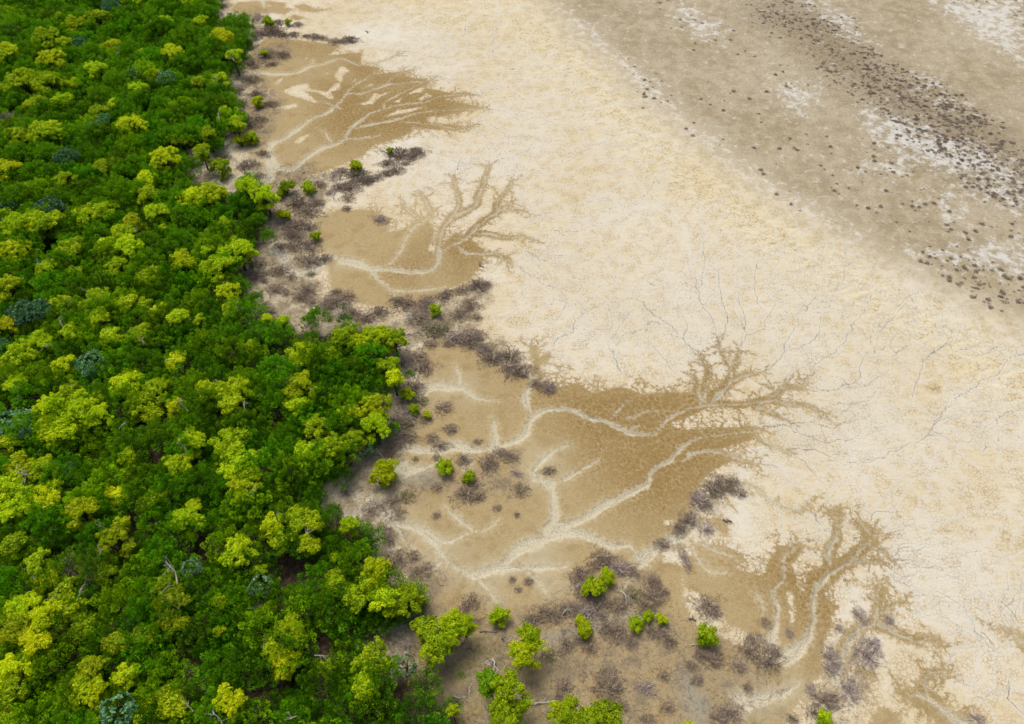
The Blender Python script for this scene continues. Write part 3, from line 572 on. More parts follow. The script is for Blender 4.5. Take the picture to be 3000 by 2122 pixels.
def make_dark(seed, R):
    """dark mangrove: dense dome of upright pointed leaf tufts; crown centre at z=0"""
    r = np.random.default_rng(seed); nt = int(5.0 * R * R) + 5; Vs = []; Fs = []; S = []; n0 = 0
    pts = []
    tries = 0
    while len(pts) < nt and tries < 4000:
        tries += 1; a = r.uniform(0, 2 * math.pi); d = R * math.sqrt(r.random()) * (1 + .16 * math.sin(3 * a + seed) + .1 * math.sin(5 * a))
        if all((d * math.cos(a) - p[0]) ** 2 + (d * math.sin(a) - p[1]) ** 2 > .58 ** 2 for p in pts): pts.append((d * math.cos(a), d * math.sin(a), d))
    bump = r.uniform(0, 6.28, 4)
    for x, y, d in pts:
        z = R * .62 * (1 - min(d / R, 1.15) ** 2) - .1 + .22 * math.sin(2.2 * x + bump[0]) * math.sin(2.1 * y + bump[1]) + r.uniform(-.6, .38)
        ax = np.array([x / R * .7, y / R * .7, 1.0]) + r.normal(0, .12, 3); ax /= np.linalg.norm(ax); n = int(r.integers(110, 150)); th = r.uniform(.85, 1.3)
        h = r.uniform(-.75, .79, n) * th; rad = .47 * th * np.sqrt(np.clip(1 - ((h / th + .15) / .95) ** 2, .02, 1)); q = rand_dirs(r, n); q -= ax * (q @ ax)[:, None]
        q /= np.linalg.norm(q, axis=1, keepdims=True); pos = np.array([x, y, z]) + ax * h[:, None] * .8 + q * rad[:, None] * r.uniform(.2, 1, (n, 1)) ** .5
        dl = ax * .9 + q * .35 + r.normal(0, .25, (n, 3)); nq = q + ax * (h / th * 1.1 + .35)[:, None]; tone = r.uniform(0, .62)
        sh = np.clip(tone + .5 * (h / th) + r.normal(0, .1, n), 0, 1)  # leaf colour lightens toward each tuft's top, painting in light from above
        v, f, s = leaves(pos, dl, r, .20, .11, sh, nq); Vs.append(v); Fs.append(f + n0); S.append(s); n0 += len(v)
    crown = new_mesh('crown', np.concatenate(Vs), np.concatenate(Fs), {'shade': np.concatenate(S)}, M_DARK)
    lobes = [np.array([R * .5 * math.cos(a), R * .5 * math.sin(a), .1]) for a in r.uniform(0, 6.28, 4)]
    return crown, lobes, R
def make_blue(seed, R):
    """blue green tree: tight round dome of leaf rosettes"""
    r = np.random.default_rng(seed); nt = int(46 * R * R); Vs = []; Fs = []; S = []; n0 = 0
    dirs = rand_dirs(r, nt * 2); dirs = dirs[dirs[:, 2] > -.25][:nt]
    f_ = 1 + .12 * np.sin(4 * np.arctan2(dirs[:, 1], dirs[:, 0]) + seed)
    for dv, ff in zip(dirs, f_):
        c = dv * np.array([R, R, R * .66]) * r.uniform(.86, 1.02) * ff; n = 13; q = rand_dirs(r, n); q -= dv * (q @ dv)[:, None]; q /= np.linalg.norm(q, axis=1, keepdims=True)
        pos = c + q * .15 + dv * .05 * r.random((n, 1)); dl = q + dv * .55; sh = np.clip(r.uniform(0, .8) + r.normal(0, .1, n), 0, 1)
        v, f, s = leaves(pos, dl, r, .24, .13, sh); Vs.append(v); Fs.append(f + n0); S.append(s); n0 += len(v)
    crown = new_mesh('crown', np.concatenate(Vs), np.concatenate(Fs), {'shade': np.concatenate(S)}, M_BLUE)
    return crown, [np.array([R * .45 * math.cos(a), R * .45 * math.sin(a), .1]) for a in r.uniform(0, 6.28, 5)], R
def twigs(seed, R, hgt, n, mat, thick=.014, stems=9, rag=1.22):
    """leafless rounded shrub of crossing twigs; base at z=0"""
    r = np.random.default_rng(seed); segs = []; ends = []
    for k in range(stems):
        a = r.uniform(0, 6.28); t = r.uniform(.15, 1.0); d = np.array([math.cos(a) * t, math.sin(a) * t, .5]); d /= np.linalg.norm(d)
        p = np.array([r.normal(0, R * .10), r.normal(0, R * .10), -.05]); L = R * r.uniform(.55, .8)
        branching(r, p, d, L, thick * 2.2, 1, .6, segs, .02, 3, (2, 3), ends)
    V1, F1 = tubes([(p * [1, 1, hgt / R * 1.1], q * [1, 1, hgt / R * 1.1], a, b) for p, q, a, b in segs], 3)
    ang = r.uniform(0, 6.28, n); rr = rag * r.random(n) ** .72 * (1 + .25 * np.sin(3 * ang + seed) + .15 * np.sin(5 * ang + 2 * seed)); base = np.stack([np.cos(ang) * rr * R, np.sin(ang) * rr * R, np.zeros(n)], 1)
    base[:, 2] = hgt * np.clip(1 - rr ** 2, 0, 1) * r.uniform(.1, 1, n); d = rand_dirs(r, n) + np.stack([np.cos(ang) * .8, np.sin(ang) * .8, np.full(n, .7)], 1); d /= np.linalg.norm(d, axis=1, keepdims=True)
    L = r.uniform(.25, .6, n)[:, None] * min(R, 1.3) * .8; s = np.cross(d, rand_dirs(r, n)); s /= np.linalg.norm(s, axis=1, keepdims=True); mid = base + d * L * .5 + rand_dirs(r, n) * .05
    V2 = np.stack([base - s * thick, base + s * thick, mid + s * thick * .9, mid - s * thick * .9, base + d * L + s * thick * .4, base + d * L - s * thick * .4], 1).reshape(-1, 3)
    i = np.arange(n)[:, None] * 6 + len(V1); F2 = np.concatenate([i + [0, 1, 2, 3], i + [3, 2, 4, 5]])
    return new_mesh('twigs', np.concatenate([V1, V2]), np.concatenate([F1, F2]), None, mat)
def snag_mesh(seed, L, lean, mat, rad=.075, depth=3, up=.03):
    r = np.random.default_rng(seed); d = np.array([lean * math.cos(seed), lean * math.sin(seed), 1.0]); d /= np.linalg.norm(d)
    segs = branching(r, np.array([0, 0, -.1]), d, L * .45, rad, depth, .6, None, up, 3, (1, 3)); V, F = tubes(segs, 5)
    return new_mesh('branches', V, F, None, mat, True)
def put(name, loc, rz=0.0, sc=1.0, label='', cat='', group=None):
    o = bpy.data.objects.new(name, None); link(o); o.empty_display_size = .3; o.location = loc; o.rotation_euler = (0, 0, rz); o.scale = (sc,) * 3 if np.isscalar(sc) else sc
    o['label'] = label; o['category'] = cat
    if group: o['group'] = group
    return o
def part(name, me, parent, loc=(0, 0, 0), rot=(0, 0, 0), color=None):
    o = bpy.data.objects.new(name, me); link(o); o.parent = parent; o.location = loc; o.rotation_euler = rot
    if color: o.color = color
    return o
def single(name, me, loc, rz, sc, label, cat, group=None, color=None, rot=None):
    o = bpy.data.objects.new(name, me); link(o); o.location = loc; o.rotation_euler = rot or (0, 0, rz); o.scale = (sc,) * 3 if np.isscalar(sc) else sc
    o['label'] = label; o['category'] = cat
    if group: o['group'] = group
    if color: o.color = color
    return o

BR = {}                                  # lime crowns by size class
for cls, R, n in (('s', 1.15, 4), ('m', 2.0, 5), ('l', 3.0, 4)):
    BR[cls] = [make_bright(100 + 17 * k + ord(cls), R, .3 if cls == 's' else 0) for k in range(n)]
DK = {'s': [make_dark(300 + k, 1.35) for k in range(3)], 'm': [make_dark(340 + k, 2.1) for k in range(5)], 'l': [make_dark(380 + k, 2.8) for k in range(4)]}
BL = [make_blue(500 + k, R) for k, R in enumerate((1.3, 2.0, 2.6))]
TR = {}
def trunk_for(key, variant, zc, mat=None):
    """one trunk mesh per crown variant and rounded height"""
    k = (key, round(zc * 2) / 2)
    if k not in TR: TR[k] = trunk_mesh('trunk', np.random.default_rng(len(TR) + 40), [np.asarray(c) + [0, 0, k[1]] for c in variant[1]], k[1], M_BARK, .07 + .035 * variant[2])
    return TR[k], k[1]
CELLN = ['top', 'upper', 'upper-middle', 'lower-middle', 'lower', 'bottom']
SIDES = ['near left border', 'left of centre', 'right of centre', 'near mud edge']
fedge_y = np.array([p[1] for p in FOREST[1:-2]]); fedge_x = np.array([p[0] for p in FOREST[1:-2]])
def cell(px, py):
    b = int(np.clip(py / 2122 * 6, 0, 5)); w = np.interp(np.clip(py, 0, 2122), np.maximum.accumulate(fedge_y), fedge_x)
    return b, int(np.clip(px / w * 4, 0, 3))
ORD = ['first', 'second', 'third', 'fourth', 'fifth', 'sixth', 'seventh', 'eighth', 'ninth', 'tenth', 'eleventh', 'twelfth', 'thirteenth', 'fourteenth', 'fifteenth', 'sixteenth', 'seventeenth', 'eighteenth', 'nineteenth', 'twentieth']
def ordlabels(items, fmt):
    """items: (px, thing) of one kind and cell -> ordinal labels from left"""
    items.sort(key=lambda t: t[0]); n = len(items)
    for i, (_, o) in enumerate(items):
        w = '' if n == 1 else ('leftmost' if i == 0 else 'rightmost' if i == n - 1 else (ORD[i] if i < len(ORD) else f'{i + 1}th') + ' from left')
        o['label'] = fmt(w, n)

# ------------------------------------------------------------------ trees: traced lime crowns
BRIGHT = BX('1 510,180,150,140 670,150,140,150 410,130,110,90 320,270,190,150 430,310,110,110 60,370,150,160,y 350,420,200,120 655,490,120,170 160,560,210,170 330,580,210,150 430,700,120,130 240,720,130,110 775,700,70,70 510,570,110,90 670,760,130,90 890,870,200,120 130,940,170,170 340,930,250,170 1400,910,110,100 1260,950,60,60 1170,940,80,70 60,1160,150,160,y 140,1290,110,140,y 440,1210,140,80 690,1130,110,120 780,1110,100,110 1110,1090,230,120 990,1210,160,80 1010,1330,150,160,y 1050,1440,140,130 1300,1360,180,150 1430,1330,180,160 1360,1030,120,100 590,1450,180,150 710,1440,160,130 150,1540,230,190 310,1530,220,180 890,1510,120,100,y 830,1580,170,90 1290,20,160,80 1350,160,90,90 1110,150,90,90 1040,180,110,70 760,320,100,120,y 1170,370,130,120 970,370,50,80,y 1030,500,80,70 940,620,140,100 1340,570,120,70 1480,550,140,90 1490,270,130,130,y 1580,390,80,90 1490,690,70,60 1510,750,60,60 1590,830,90,100 1680,1280,170,150 1790,1330,150,140 1510,1490,60,70 1570,1610,60,50 1100,1540,60,50 940,20,80,50 830,20,60,50 30,1450,90,90'
 '|4 100,80,230,180 490,70,180,130 720,40,120,90 870,50,200,130 1235,150,180,190,y 1000,250,150,130 1470,190,220,140 1610,80,210,170 1400,70,70,90 320,190,130,100 510,220,90,80 800,180,150,130 700,250,110,80 60,320,130,180,y 410,430,130,160,y 660,400,170,150 680,520,170,90 870,440,140,110 970,430,90,90 1070,480,110,90 1210,530,130,110 1340,530,80,60 40,590,140,160,y 480,610,90,130 920,640,160,110 760,650,170,80 980,580,60,60 1530,350,100,150 1550,470,130,110,y 270,690,190,110 150,790,200,170 60,880,110,80,y 230,880,120,120 440,850,140,90 120,980,170,120 1190,820,130,120,y 1690,700,60,60 2040,790,220,150 2220,760,120,80 1900,545,90,60 1800,530,70,60 870,910,90,100 860,990,210,150 1060,1030,210,160 960,1110,240,130 1030,1170,170,80 380,1150,230,220 560,1150,240,230 480,1060,220,130 680,1190,150,160 440,1290,260,150 330,1270,170,150 1190,1120,120,110,y 1410,1030,190,180 1600,1010,210,180 1560,1120,160,110 2030,990,200,160 2000,1100,130,120 2120,1240,160,120 1300,1350,170,150 1210,1520,190,150 1560,1390,240,210 1620,1530,260,200 870,1460,130,110 880,1560,110,80 50,1390,130,140,y 150,1540,230,160 310,1540,170,150 2060,1420,130,130 2240,1400,130,170'
 '|5 30,660,150,150 120,690,130,150 240,640,170,150,y 360,660,120,150 320,840,130,140 355,920,100,100 230,1120,180,150 230,1240,160,170 50,1180,150,140 80,1320,120,110 15,1390,60,100'
 '|7 60,60,230,200 90,190,220,170 330,100,190,190 560,200,210,160 790,90,150,80,y 1040,130,170,130 1300,180,120,110 1250,260,180,170 1650,40,270,130 1610,470,200,210 1840,310,150,130 2040,290,230,190 2080,420,130,120,y 1890,390,130,110 780,400,180,220,y 820,290,100,100,y 110,430,180,130,o 270,540,150,120 330,660,200,130 460,740,190,140 180,860,210,170 330,900,220,190 120,1010,210,160,y 250,1080,230,180,y 480,850,180,140 60,930,120,120 1130,720,200,140,o 1150,830,230,160,o 1170,960,170,150,o 1480,820,110,90 1790,880,110,120 1740,600,110,60 1960,990,200,170 1920,1220,190,170,y 1840,1120,140,110 620,1270,230,150,o 850,1290,130,140 90,1280,200,180 80,1400,210,160 620,1420,260,140 1150,1430,170,150,y 1170,1540,190,160,y 1010,1490,90,80,y 1560,1480,200,170,y 630,1570,80,80 50,1580,130,100 1480,1010,80,70 2250,500,60,60 2250,680,120,150 2200,1250,80,90 940,1600,80,50 720,610,200,100,o 560,990,180,130,o 800,1080,190,140,o 980,1050,160,130,o'
 '|8 60,300,130,100 240,610,220,150,y 190,690,150,110,y 90,780,150,150 300,790,150,170 430,800,190,200,i 560,980,140,150,i 740,960,210,150,i 640,1090,260,190,i 830,950,110,120,i 1240,1140,200,190,i 1270,1040,120,140,i 210,1210,220,200 160,1390,180,130 1130,1420,260,190 1110,1570,270,140 1500,1550,200,170,i 1660,1590,120,110,i 1780,1570,200,150,i 750,1530,80,60 1000,1340,160,110,d')
ISO = BX('1 1480,1130,165,150,i 1735,690,80,80,i 1620,950,110,80,i 1700,935,90,100,i 1805,150,100,70,i 1935,150,45,50,i 1930,1270,100,110,i 1880,1310,70,60,i 2075,1265,100,90,i 1910,1460,80,100,i 2120,1590,90,60,i 1780,365,50,60,i |2 100,1130,100,90,i 330,1020,50,60,i |5 440,1035,120,90,i 490,1130,85,65,i 575,1165,35,45,i 635,470,90,85,i 690,1520,135,105,i 860,1590,95,80,i 290,1565,270,150,i |8 1065,905,150,120,i 1690,720,170,140,i 1790,640,130,120,i 1640,1000,125,120,i 1615,930,80,80,i 1980,950,120,100,i 2060,895,90,70,i 2150,920,90,75,i |9 170,1030,175,130,i 960,1580,130,80,i 40,1640,60,50,i')
ISOLAB = ['round lime tree standing alone on pale ground just off the upper forest edge', 'small lime bush beside dark twigs on the sand at upper left', 'wide low lime bush on sand, left of a paired bush with pale branches',
 'airy lime bush with a pale bare branch, right of a low lime bush', 'small lime bush beside pale dead shrub near the top forest corner', 'thin tiny lime sapling among grey scrub near the top', 'leggy lime tree at the scrub head right of the large edge crown',
 'small low lime bush touching the left of a leggy lime tree', 'broad lime bush in the grey scrub spit, right of a leggy tree', 'narrow upright lime tree in scrub below the spit base', 'flat lime bush at the bottom of the upper scrub spit',
 'thin lime sapling inside a dark twig mound on the upper sand', 'spiky lime bush on the dark scrub spit between the upper two fans', 'thin lime sapling near the tip of the upper scrub spit', 'lime tree with pale stem leaning off the middle forest edge', 'small lime crown at the lower end of a leaning pale stem',
 'tiny lime tuft on pale fallen sticks by the middle forest edge', 'single round lime tree with visible trunk in the middle grey scrub', 'ragged lime bush on the mud below the middle fan channel', 'small dense lime bush right of a ragged lime bush', 'large spreading lime tree standing alone in the bay below the middle forest',
 'lime crown above a tangle of bare dead branches, bottom centre', 'left broad half of the lime clump among white dead branches', 'right upper half of the lime clump among white dead branches', 'lower wide lime crown of a short pair on the grey scrub', 'upper small lime crown of a short pair on the grey scrub',
 'largest left crown in a row of three lime bushes on scrub', 'small middle crown in a row of three lime bushes on scrub', 'rightmost crown in a row of three lime bushes on scrub', 'compact lime tree alone on brown mud at the lower right', 'small lime tree cut by the bottom edge at lower right', 'tip of a lime bush at the bottom edge beside grey gully']
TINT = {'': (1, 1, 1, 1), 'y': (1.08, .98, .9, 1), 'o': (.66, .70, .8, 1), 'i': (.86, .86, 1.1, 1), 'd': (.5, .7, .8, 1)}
rr = np.random.default_rng(11); trees = []; allbright = []
def lime(px, py, w, h, tag, iso=False):
    zc = (1.7 if iso else 3.15) + rr.uniform(-.3, .5) + min(w * mpp(py), 7) * .10
    if iso: zc = max(.55, min(zc, .15 + .30 * w * mpp(py)))
    x, y = unproj(px, py, zc); R = .5 * .5 * (w + h * 1.15) * mpp(py, zc) * (.95 if iso else 1.18); R = max(.55, R)
    cls = 's' if R < 1.55 else 'm' if R < 2.5 else 'l'; i = int(rr.integers(len(BR[cls]))); v = BR[cls][i]; sc = R / v[2]
    tm, zt = trunk_for(('b', cls, i), v, zc / sc)
    o = put('lime_mangrove', (float(x), float(y), float(gz(x, y)) - .03), rr.uniform(0, 6.28), sc, '', 'tree', 'lime mangroves standing above the forest' if not iso else 'lime trees scattered along the mud')
    t = TINT[tag]; k = rr.uniform(.74, 1.1); col = (t[0] * k, t[1] * k, t[2] * k, 1)
    part('crown', v[0], o, (0, 0, zt), (0, 0, 0), col); part('trunk', tm, o)
    allbright.append((float(x), float(y), R, o, px, py, zc, sc)); return o, R
cells = {}
for (px, py, w, h, tag) in BRIGHT:
    o, R = lime(px, py, w, h, tag); b, s = cell(px, py)
    kind = {'y': 'yellowish', 'o': 'olive', 'd': 'deep green', 'i': 'fresh lime'}.get(tag, 'lime'); size = 'small' if R < 1.6 else 'big' if R > 2.9 else 'mid-sized'
    cells.setdefault((b, s, kind, size), []).append((px, o))
for (b, s, kind, size), it in cells.items():
    ordlabels(it, lambda w, n: (f'{w} {size} {kind} mangrove crown, {CELLN[b]} forest {SIDES[s]}').strip())
for (px, py, w, h, tag), lab in zip(ISO, ISOLAB):
    o, R = lime(px, py, w, h, tag, True); o['label'] = lab; o.name = 'lime_tree'
# ------------------------------------------------------------------ trees: blue green crowns
BLUE = BX('1 540,290,90,80 450,1060,130,130 330,1400,210,110 50,1380,90,100 1120,530,140,80,p 910,500,90,90 750,50,120,100 700,800,90,60,p 630,850,130,70,p |4 150,480,170,150 260,470,150,130 610,820,220,110,p 100,1240,220,190,p 10,690,60,90 |7 800,1540,220,170,p 1750,690,140,120,g 1290,580,100,120,g |8 430,1240,110,140,g |5 150,1400,110,100,g |1 40,1500,70,70')
for n_, (px, py, w, h, tag) in enumerate(BLUE):
    zc = 4.1 if (px, py) not in [(b_[0], b_[1]) for b_ in BLUE[17:19]] else 1.5; x, y = unproj(px, py, zc); R = .28 * (w + h * 1.15) * mpp(py, zc); i = 0 if R < 1.65 else 1 if R < 2.3 else 2; v = BL[i]; sc = R / v[2]
    tm, zt = trunk_for(('bl', i), v, zc / sc); b, s = cell(px, py)
    kind = {'p': 'pale blue-green', 'g': 'grey-green'}.get(tag, 'dark blue-green')
    o = put('blue_green_tree', (float(x), float(y), float(gz(x, y)) - .03), rr.uniform(0, 6.28), sc, '', 'tree', 'blue green rounded trees in the forest')
    col = {'p': (1.15, 1.15, 1.15, 1), 'g': (1.1, .95, 1.0, 1)}.get(tag, (.62, .68, .72, 1)); part('crown', v[0], o, (0, 0, zt), color=col); part('trunk', tm, o)
    allbright.append((float(x), float(y), R, o, px, py, zc, sc)); cells.setdefault(('bl', b, s, kind), []).append((px, o))
for k, it in cells.items():
    if k[0] == 'bl': ordlabels(it, lambda w, n: f'{w} {k[3]} rounded tree crown, {CELLN[k[1]]} forest {SIDES[k[2]]}'.strip())
# ------------------------------------------------------------------ trees: dark canopy
PZ = 2.6
xx, yy = unproj(np.array([p[0] for p in FOREST]), np.array([p[1] for p in FOREST]), PZ); fpz = np.stack([xx, yy], 1)
gapw = [np.stack(unproj(g[:, 0], g[:, 1], 1.0), 1) for g in GAPS]
EXTRA = BX('1 1580,180,180,150 1540,160,130,120 1640,140,110,100 1600,300,100,80 1680,1530,190,170 1810,1590,110,80 1740,1480,110,90 |5 25,530,90,90 460,895,65,55 |4 2140,520,150,150 2080,540,110,110 1710,400,140,120 |8 990,1360,150,110 740,1500,110,100 800,1300,55,60 60,1150,220,160 |7 2230,250,150,150 2240,200,120,110')
dark = []
for (px, py, w, h, _) in EXTRA:
    zc = 2.2; x, y = unproj(px, py, zc); dark.append((float(x), float(y), .25 * (w + h) * mpp(py, zc) * 1.05, zc))
cand = []; lo = fpz.min(0); hi = fpz.max(0)
r2 = np.random.default_rng(5); N = 60000
cx = r2.uniform(-170, 25, N); cy = r2.uniform(5, 225, N); sdv = sdpoly(fpz, cx, cy)
gd = np.full(N, -9.0)
for g in gapw: gd = np.maximum(gd, sdpoly(g, cx, cy))
kept = [(d[0], d[1]) for d in dark]; outside = []
DEADXY = [tuple(float(q) for q in unproj(a, b, 3.9)) + (1.6,) for a, b in [(20, 72), (11, 17), (17, 340), (192, 1121), (183, 1360), (192, 1645), (749, 1780), (370, 1806), (322, 1819)]]
bx_ = np.array([(b[0], b[1], b[2]) for b in allbright] + DEADXY)
order = np.where((sdv > .75) & (gd < -1.0))[0]
for i in order:
    x, y = cx[i], cy[i]; R = float(np.clip(sdv[i] + .45, 1.1, r2.uniform(1.7, 3.0)))
    K2 = np.array(kept)
    if ((K2[:, 0] - x) ** 2 + (K2[:, 1] - y) ** 2 < (1.25 * R if R > 1.9 else 1.35 * R) ** 2).any(): continue
    if ((bx_[:, 0] - x) ** 2 + (bx_[:, 1] - y) ** 2 < (.62 * bx_[:, 2]) ** 2).any(): continue
    kept.append((x, y)); px, py = proj(x, y, 2.8)
    if -60 < px < 3060 and -50 < py < 2200: dark.append((float(x), float(y), R, r2.uniform(2.3, 3.9) if R > 1.6 else 1.9))
    else: outside.append((x, y, R))
seen = [(d, proj(d[0], d[1], d[3])) for d in dark]
seen.sort(key=lambda t: -t[0][2] / mpp(float(t[1][1])))
spare = [d for d, _ in seen[300:]]; seen = seen[:300]
print('dark', len(seen), 'spare', len(spare), 'outside', len(outside), 'bright', len(allbright))
for (x, y, R, zc), (px, py) in seen:
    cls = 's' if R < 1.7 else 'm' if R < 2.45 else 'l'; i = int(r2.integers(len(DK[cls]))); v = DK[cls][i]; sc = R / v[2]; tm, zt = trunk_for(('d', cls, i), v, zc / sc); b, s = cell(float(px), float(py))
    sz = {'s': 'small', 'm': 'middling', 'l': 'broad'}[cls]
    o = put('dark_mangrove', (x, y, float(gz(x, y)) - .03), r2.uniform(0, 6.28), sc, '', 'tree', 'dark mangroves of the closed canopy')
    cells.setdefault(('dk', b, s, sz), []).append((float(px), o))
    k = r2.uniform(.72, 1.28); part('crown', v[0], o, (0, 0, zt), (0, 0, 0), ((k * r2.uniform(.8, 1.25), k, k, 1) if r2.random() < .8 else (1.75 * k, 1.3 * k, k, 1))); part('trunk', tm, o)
for k, it in cells.items():
    if k[0] == 'dk': ordlabels(it, lambda w, n: f'{w} {k[3]} dark green mangrove crown, {CELLN[k[1]]} forest {SIDES[k[2]]}'.strip())
# uncountable low growth under and beyond the canopy
def scatter(name, label, pts, meshes, kind='stuff', seed=0):
    P = np.array([p[:3] for p in pts]); me = bpy.data.meshes.new(name); me.vertices.add(len(P)); me.vertices.foreach_set('co', P.astype(np.float32).ravel())
    a = me.attributes.new('size', 'FLOAT', 'POINT'); a.data.foreach_set('value', np.array([p[3] for p in pts], np.float32))
    o = link(bpy.data.objects.new(name, me)); o['kind'] = kind; o['label'] = label
    ng = bpy.data.node_groups.new(name, 'GeometryNodeTree'); ng.interface.new_socket('Geometry', in_out='INPUT', socket_type='NodeSocketGeometry'); ng.interface.new_socket('Geometry', in_out='OUTPUT', socket_type='NodeSocketGeometry')
    N_ = ng.nodes; L_ = ng.links; gi = N_.new('NodeGroupInput'); go = N_.new('NodeGroupOutput'); iop = N_.new('GeometryNodeInstanceOnPoints'); gtoi = N_.new('GeometryNodeGeometryToInstance')
    for m_ in reversed(meshes):
        src = bpy.data.objects.new(name + '_source', m_); oi = N_.new('GeometryNodeObjectInfo'); oi.inputs['Object'].default_value = src; L_.new(oi.outputs['Geometry'], gtoi.inputs[0])
    iop.inputs['Pick Instance'].default_value = True
    rv = N_.new('FunctionNodeRandomValue'); rv.data_type = 'FLOAT_VECTOR'; rv.inputs[1].default_value = (0, 0, 6.28); na = N_.new('GeometryNodeInputNamedAttribute'); na.data_type = 'FLOAT'; na.inputs[0].default_value = 'size'
    L_.new(gi.outputs[0], iop.inputs['Points']); L_.new(gtoi.outputs[0], iop.inputs['Instance']); L_.new(rv.outputs[0], iop.inputs['Rotation']); L_.new(na.outputs[0], iop.inputs['Scale']); L_.new(iop.outputs[0], go.inputs[0])
    md = o.modifiers.new('scatter', 'NODES'); md.node_group = ng; return o
under = [(x, y, zc if (zc := 2.4) else 0, R / 2.1) for x, y, R in outside] + [(x, y, zc, R / 2.1) for x, y, R, zc in spare]
und = []
cx = r2.uniform(-170, 25, 9000); cy = r2.uniform(5, 225, 9000); sdv = sdpoly(fpz, cx, cy); gd = np.full(9000, -9.0)
for g in gapw: gd = np.maximum(gd, sdpoly(g, cx, cy))
for i in np.where((sdv > 1.0) & (gd < -.6))[0]: und.append((cx[i], cy[i], r2.uniform(.5, 1.3), r2.uniform(.55, .8)))
scatter('mangrove_understorey', 'dark green undergrowth filling the gaps beneath the mangrove canopy', und + under, [v[0] for v in DK['m'][:3]])
# ------------------------------------------------------------------ bare pale branches
SNAG = BX('4 235,150,60,40 715,350,60,100 430,410,50,60 415,560,60,80 1135,550,60,60 265,720,50,60 1095,800,70,60 100,1040,60,50 1260,1130,80,90 1260,1430,90,90 240,1540,50,130 1640,440,60,60 1490,300,40,40 2120,985,40,50 1640,1120,60,40 790,1250,50,40 960,630,40,60 |7 230,670,90,60 330,760,60,80 510,790,50,90 720,330,80,60 730,440,80,50 1190,710,160,90 1190,840,80,60 1640,110,90,60 1840,240,60,60 2070,380,90,90 1990,1560,80,60 1420,1520,110,110 1760,1130,70,60 2110,1150,30,80 1290,1530,60,80 |1 765,365,50,40 1440,570,60,50 1570,395,60,40 890,1555,50,50 1470,800,60,40')
pm = {k: [snag_mesh(700 + i + (50 if k else 0), 2.6, 1.3 if k else .5, M_PALE, .07, 2) for i in range(5)] for k in (0, 1)}
for (px, py, w, h, _) in SNAG:
    b = min(allbright, key=lambda t: (t[4] - px) ** 2 + (t[5] - py) ** 2)
    zc = b[6] + .75; x, y = unproj(px, py, zc); o = b[3]; sc = b[7]; sz = 1.45 * max(w, h) * mpp(py) / 2.2
    dx, dy = x - b[0], y - b[1]; c, s = math.cos(-o.rotation_euler[2]), math.sin(-o.rotation_euler[2])
    d = part('dead_branch', pm[1][int(rr.integers(5))], o, ((dx * c - dy * s) / sc, (dx * s + dy * c) / sc, (zc - .35) / sc), (0, 0, rr.uniform(0, 6.28))); d.scale = (sz / sc,) * 3; d['label'] = 'bare bleached branch poking out of the leaves'
# ------------------------------------------------------------------ dead trees, grey shrubs
DEAD = BX('1 45,165,110,130,u 25,40,70,60,u 40,780,110,140,u 1735,110,80,80,u 1720,235,70,60,u |4 440,950,80,70,p 420,1500,110,130,g |5 415,800,150,120,p 565,420,120,100,u 250,1010,110,80,p 350,1180,90,80,p |7 440,530,150,160,u 1720,840,120,90,p 850,900,50,60,p 740,930,60,60,p 1830,330,40,40,p 560,640,60,40,p |8 160,980,95,110,p 440,1090,120,120,p')
DEADLAB = ['leafless purple-grey tree at the left border near the top', 'leafless grey tree in the top left corner', 'leafless purple-grey tree at the left border above the upper middle', 'pale leafless shrub behind the small lime bush near the top forest corner', 'pale leafless shrub at the right foot of the top forest corner trees',
 'small grey leafless shrub among crowns in the left middle forest', 'grey twiggy dead crown at the left beside yellow crowns', 'wide pale grey leafless shrub against the middle forest edge', 'round purple-grey leafless shrub left of the round lime tree', 'small pale leafless shrub between crowns at the middle forest edge', 'small pale leafless shrub at the foot of the middle edge crowns',
 'grey leafless tree lying open in the lower left forest', 'pale grey leafless shrub beside the brown clearing in the lower forest', 'tiny pale dead shrub in the dark gap of the lower forest, right one', 'tiny pale dead shrub in the dark gap of the lower forest, left one', 'tiny pale dead shrub among yellow crowns in the lower forest', 'small pale dead shrub behind the bottom left lime clump', 'pale upright dead shrub at the lower forest edge', 'bluish pale dead shrub on green ground near the bottom centre']
DEADM = [twigs(800 + k, 1.6, 1.7, 620, M_TWIG, .016, 12) for k in range(4)]
for (px, py, w, h, tag), lab in zip(DEAD, DEADLAB):
    inf = sdpoly(fpz, *[np.array([q]) for q in unproj(px, py, 1.5)])[0] > 1.5; zc = 3.9 if inf else .8
    x, y = unproj(px, py, zc); R = .27 * (w + h) * mpp(py, zc); sc = R / 1.6
    col = {'u': (1.25, 1.15, 1.25, 1), 'p': (1.5, 1.5, 1.5, 1), 'g': (1.0, 1.05, .9, 1)}[tag]
    if inf:
        o = put('dead_tree', (float(x), float(y), float(gz(x, y)) - .03), rr.uniform(0, 6.28), sc, lab, 'dead tree'); part('twigs', DEADM[int(rr.integers(4))], o, (0, 0, 2.6 / sc), color=col)
        tmk, zt = trunk_for(('x',), (None, [np.array([.3, .2, .1]), np.array([-.3, .1, .1]), np.array([0, -.3, .1])], 1.6), 3.4 / sc); part('trunk', tmk, o, color=(1.4, 1.4, 1.4, 1))
    else: single('dead_shrub', DEADM[int(rr.integers(4))], (float(x), float(y), float(gz(x, y)) - .03), rr.uniform(0, 6.28), sc, lab, 'shrub', None, col)
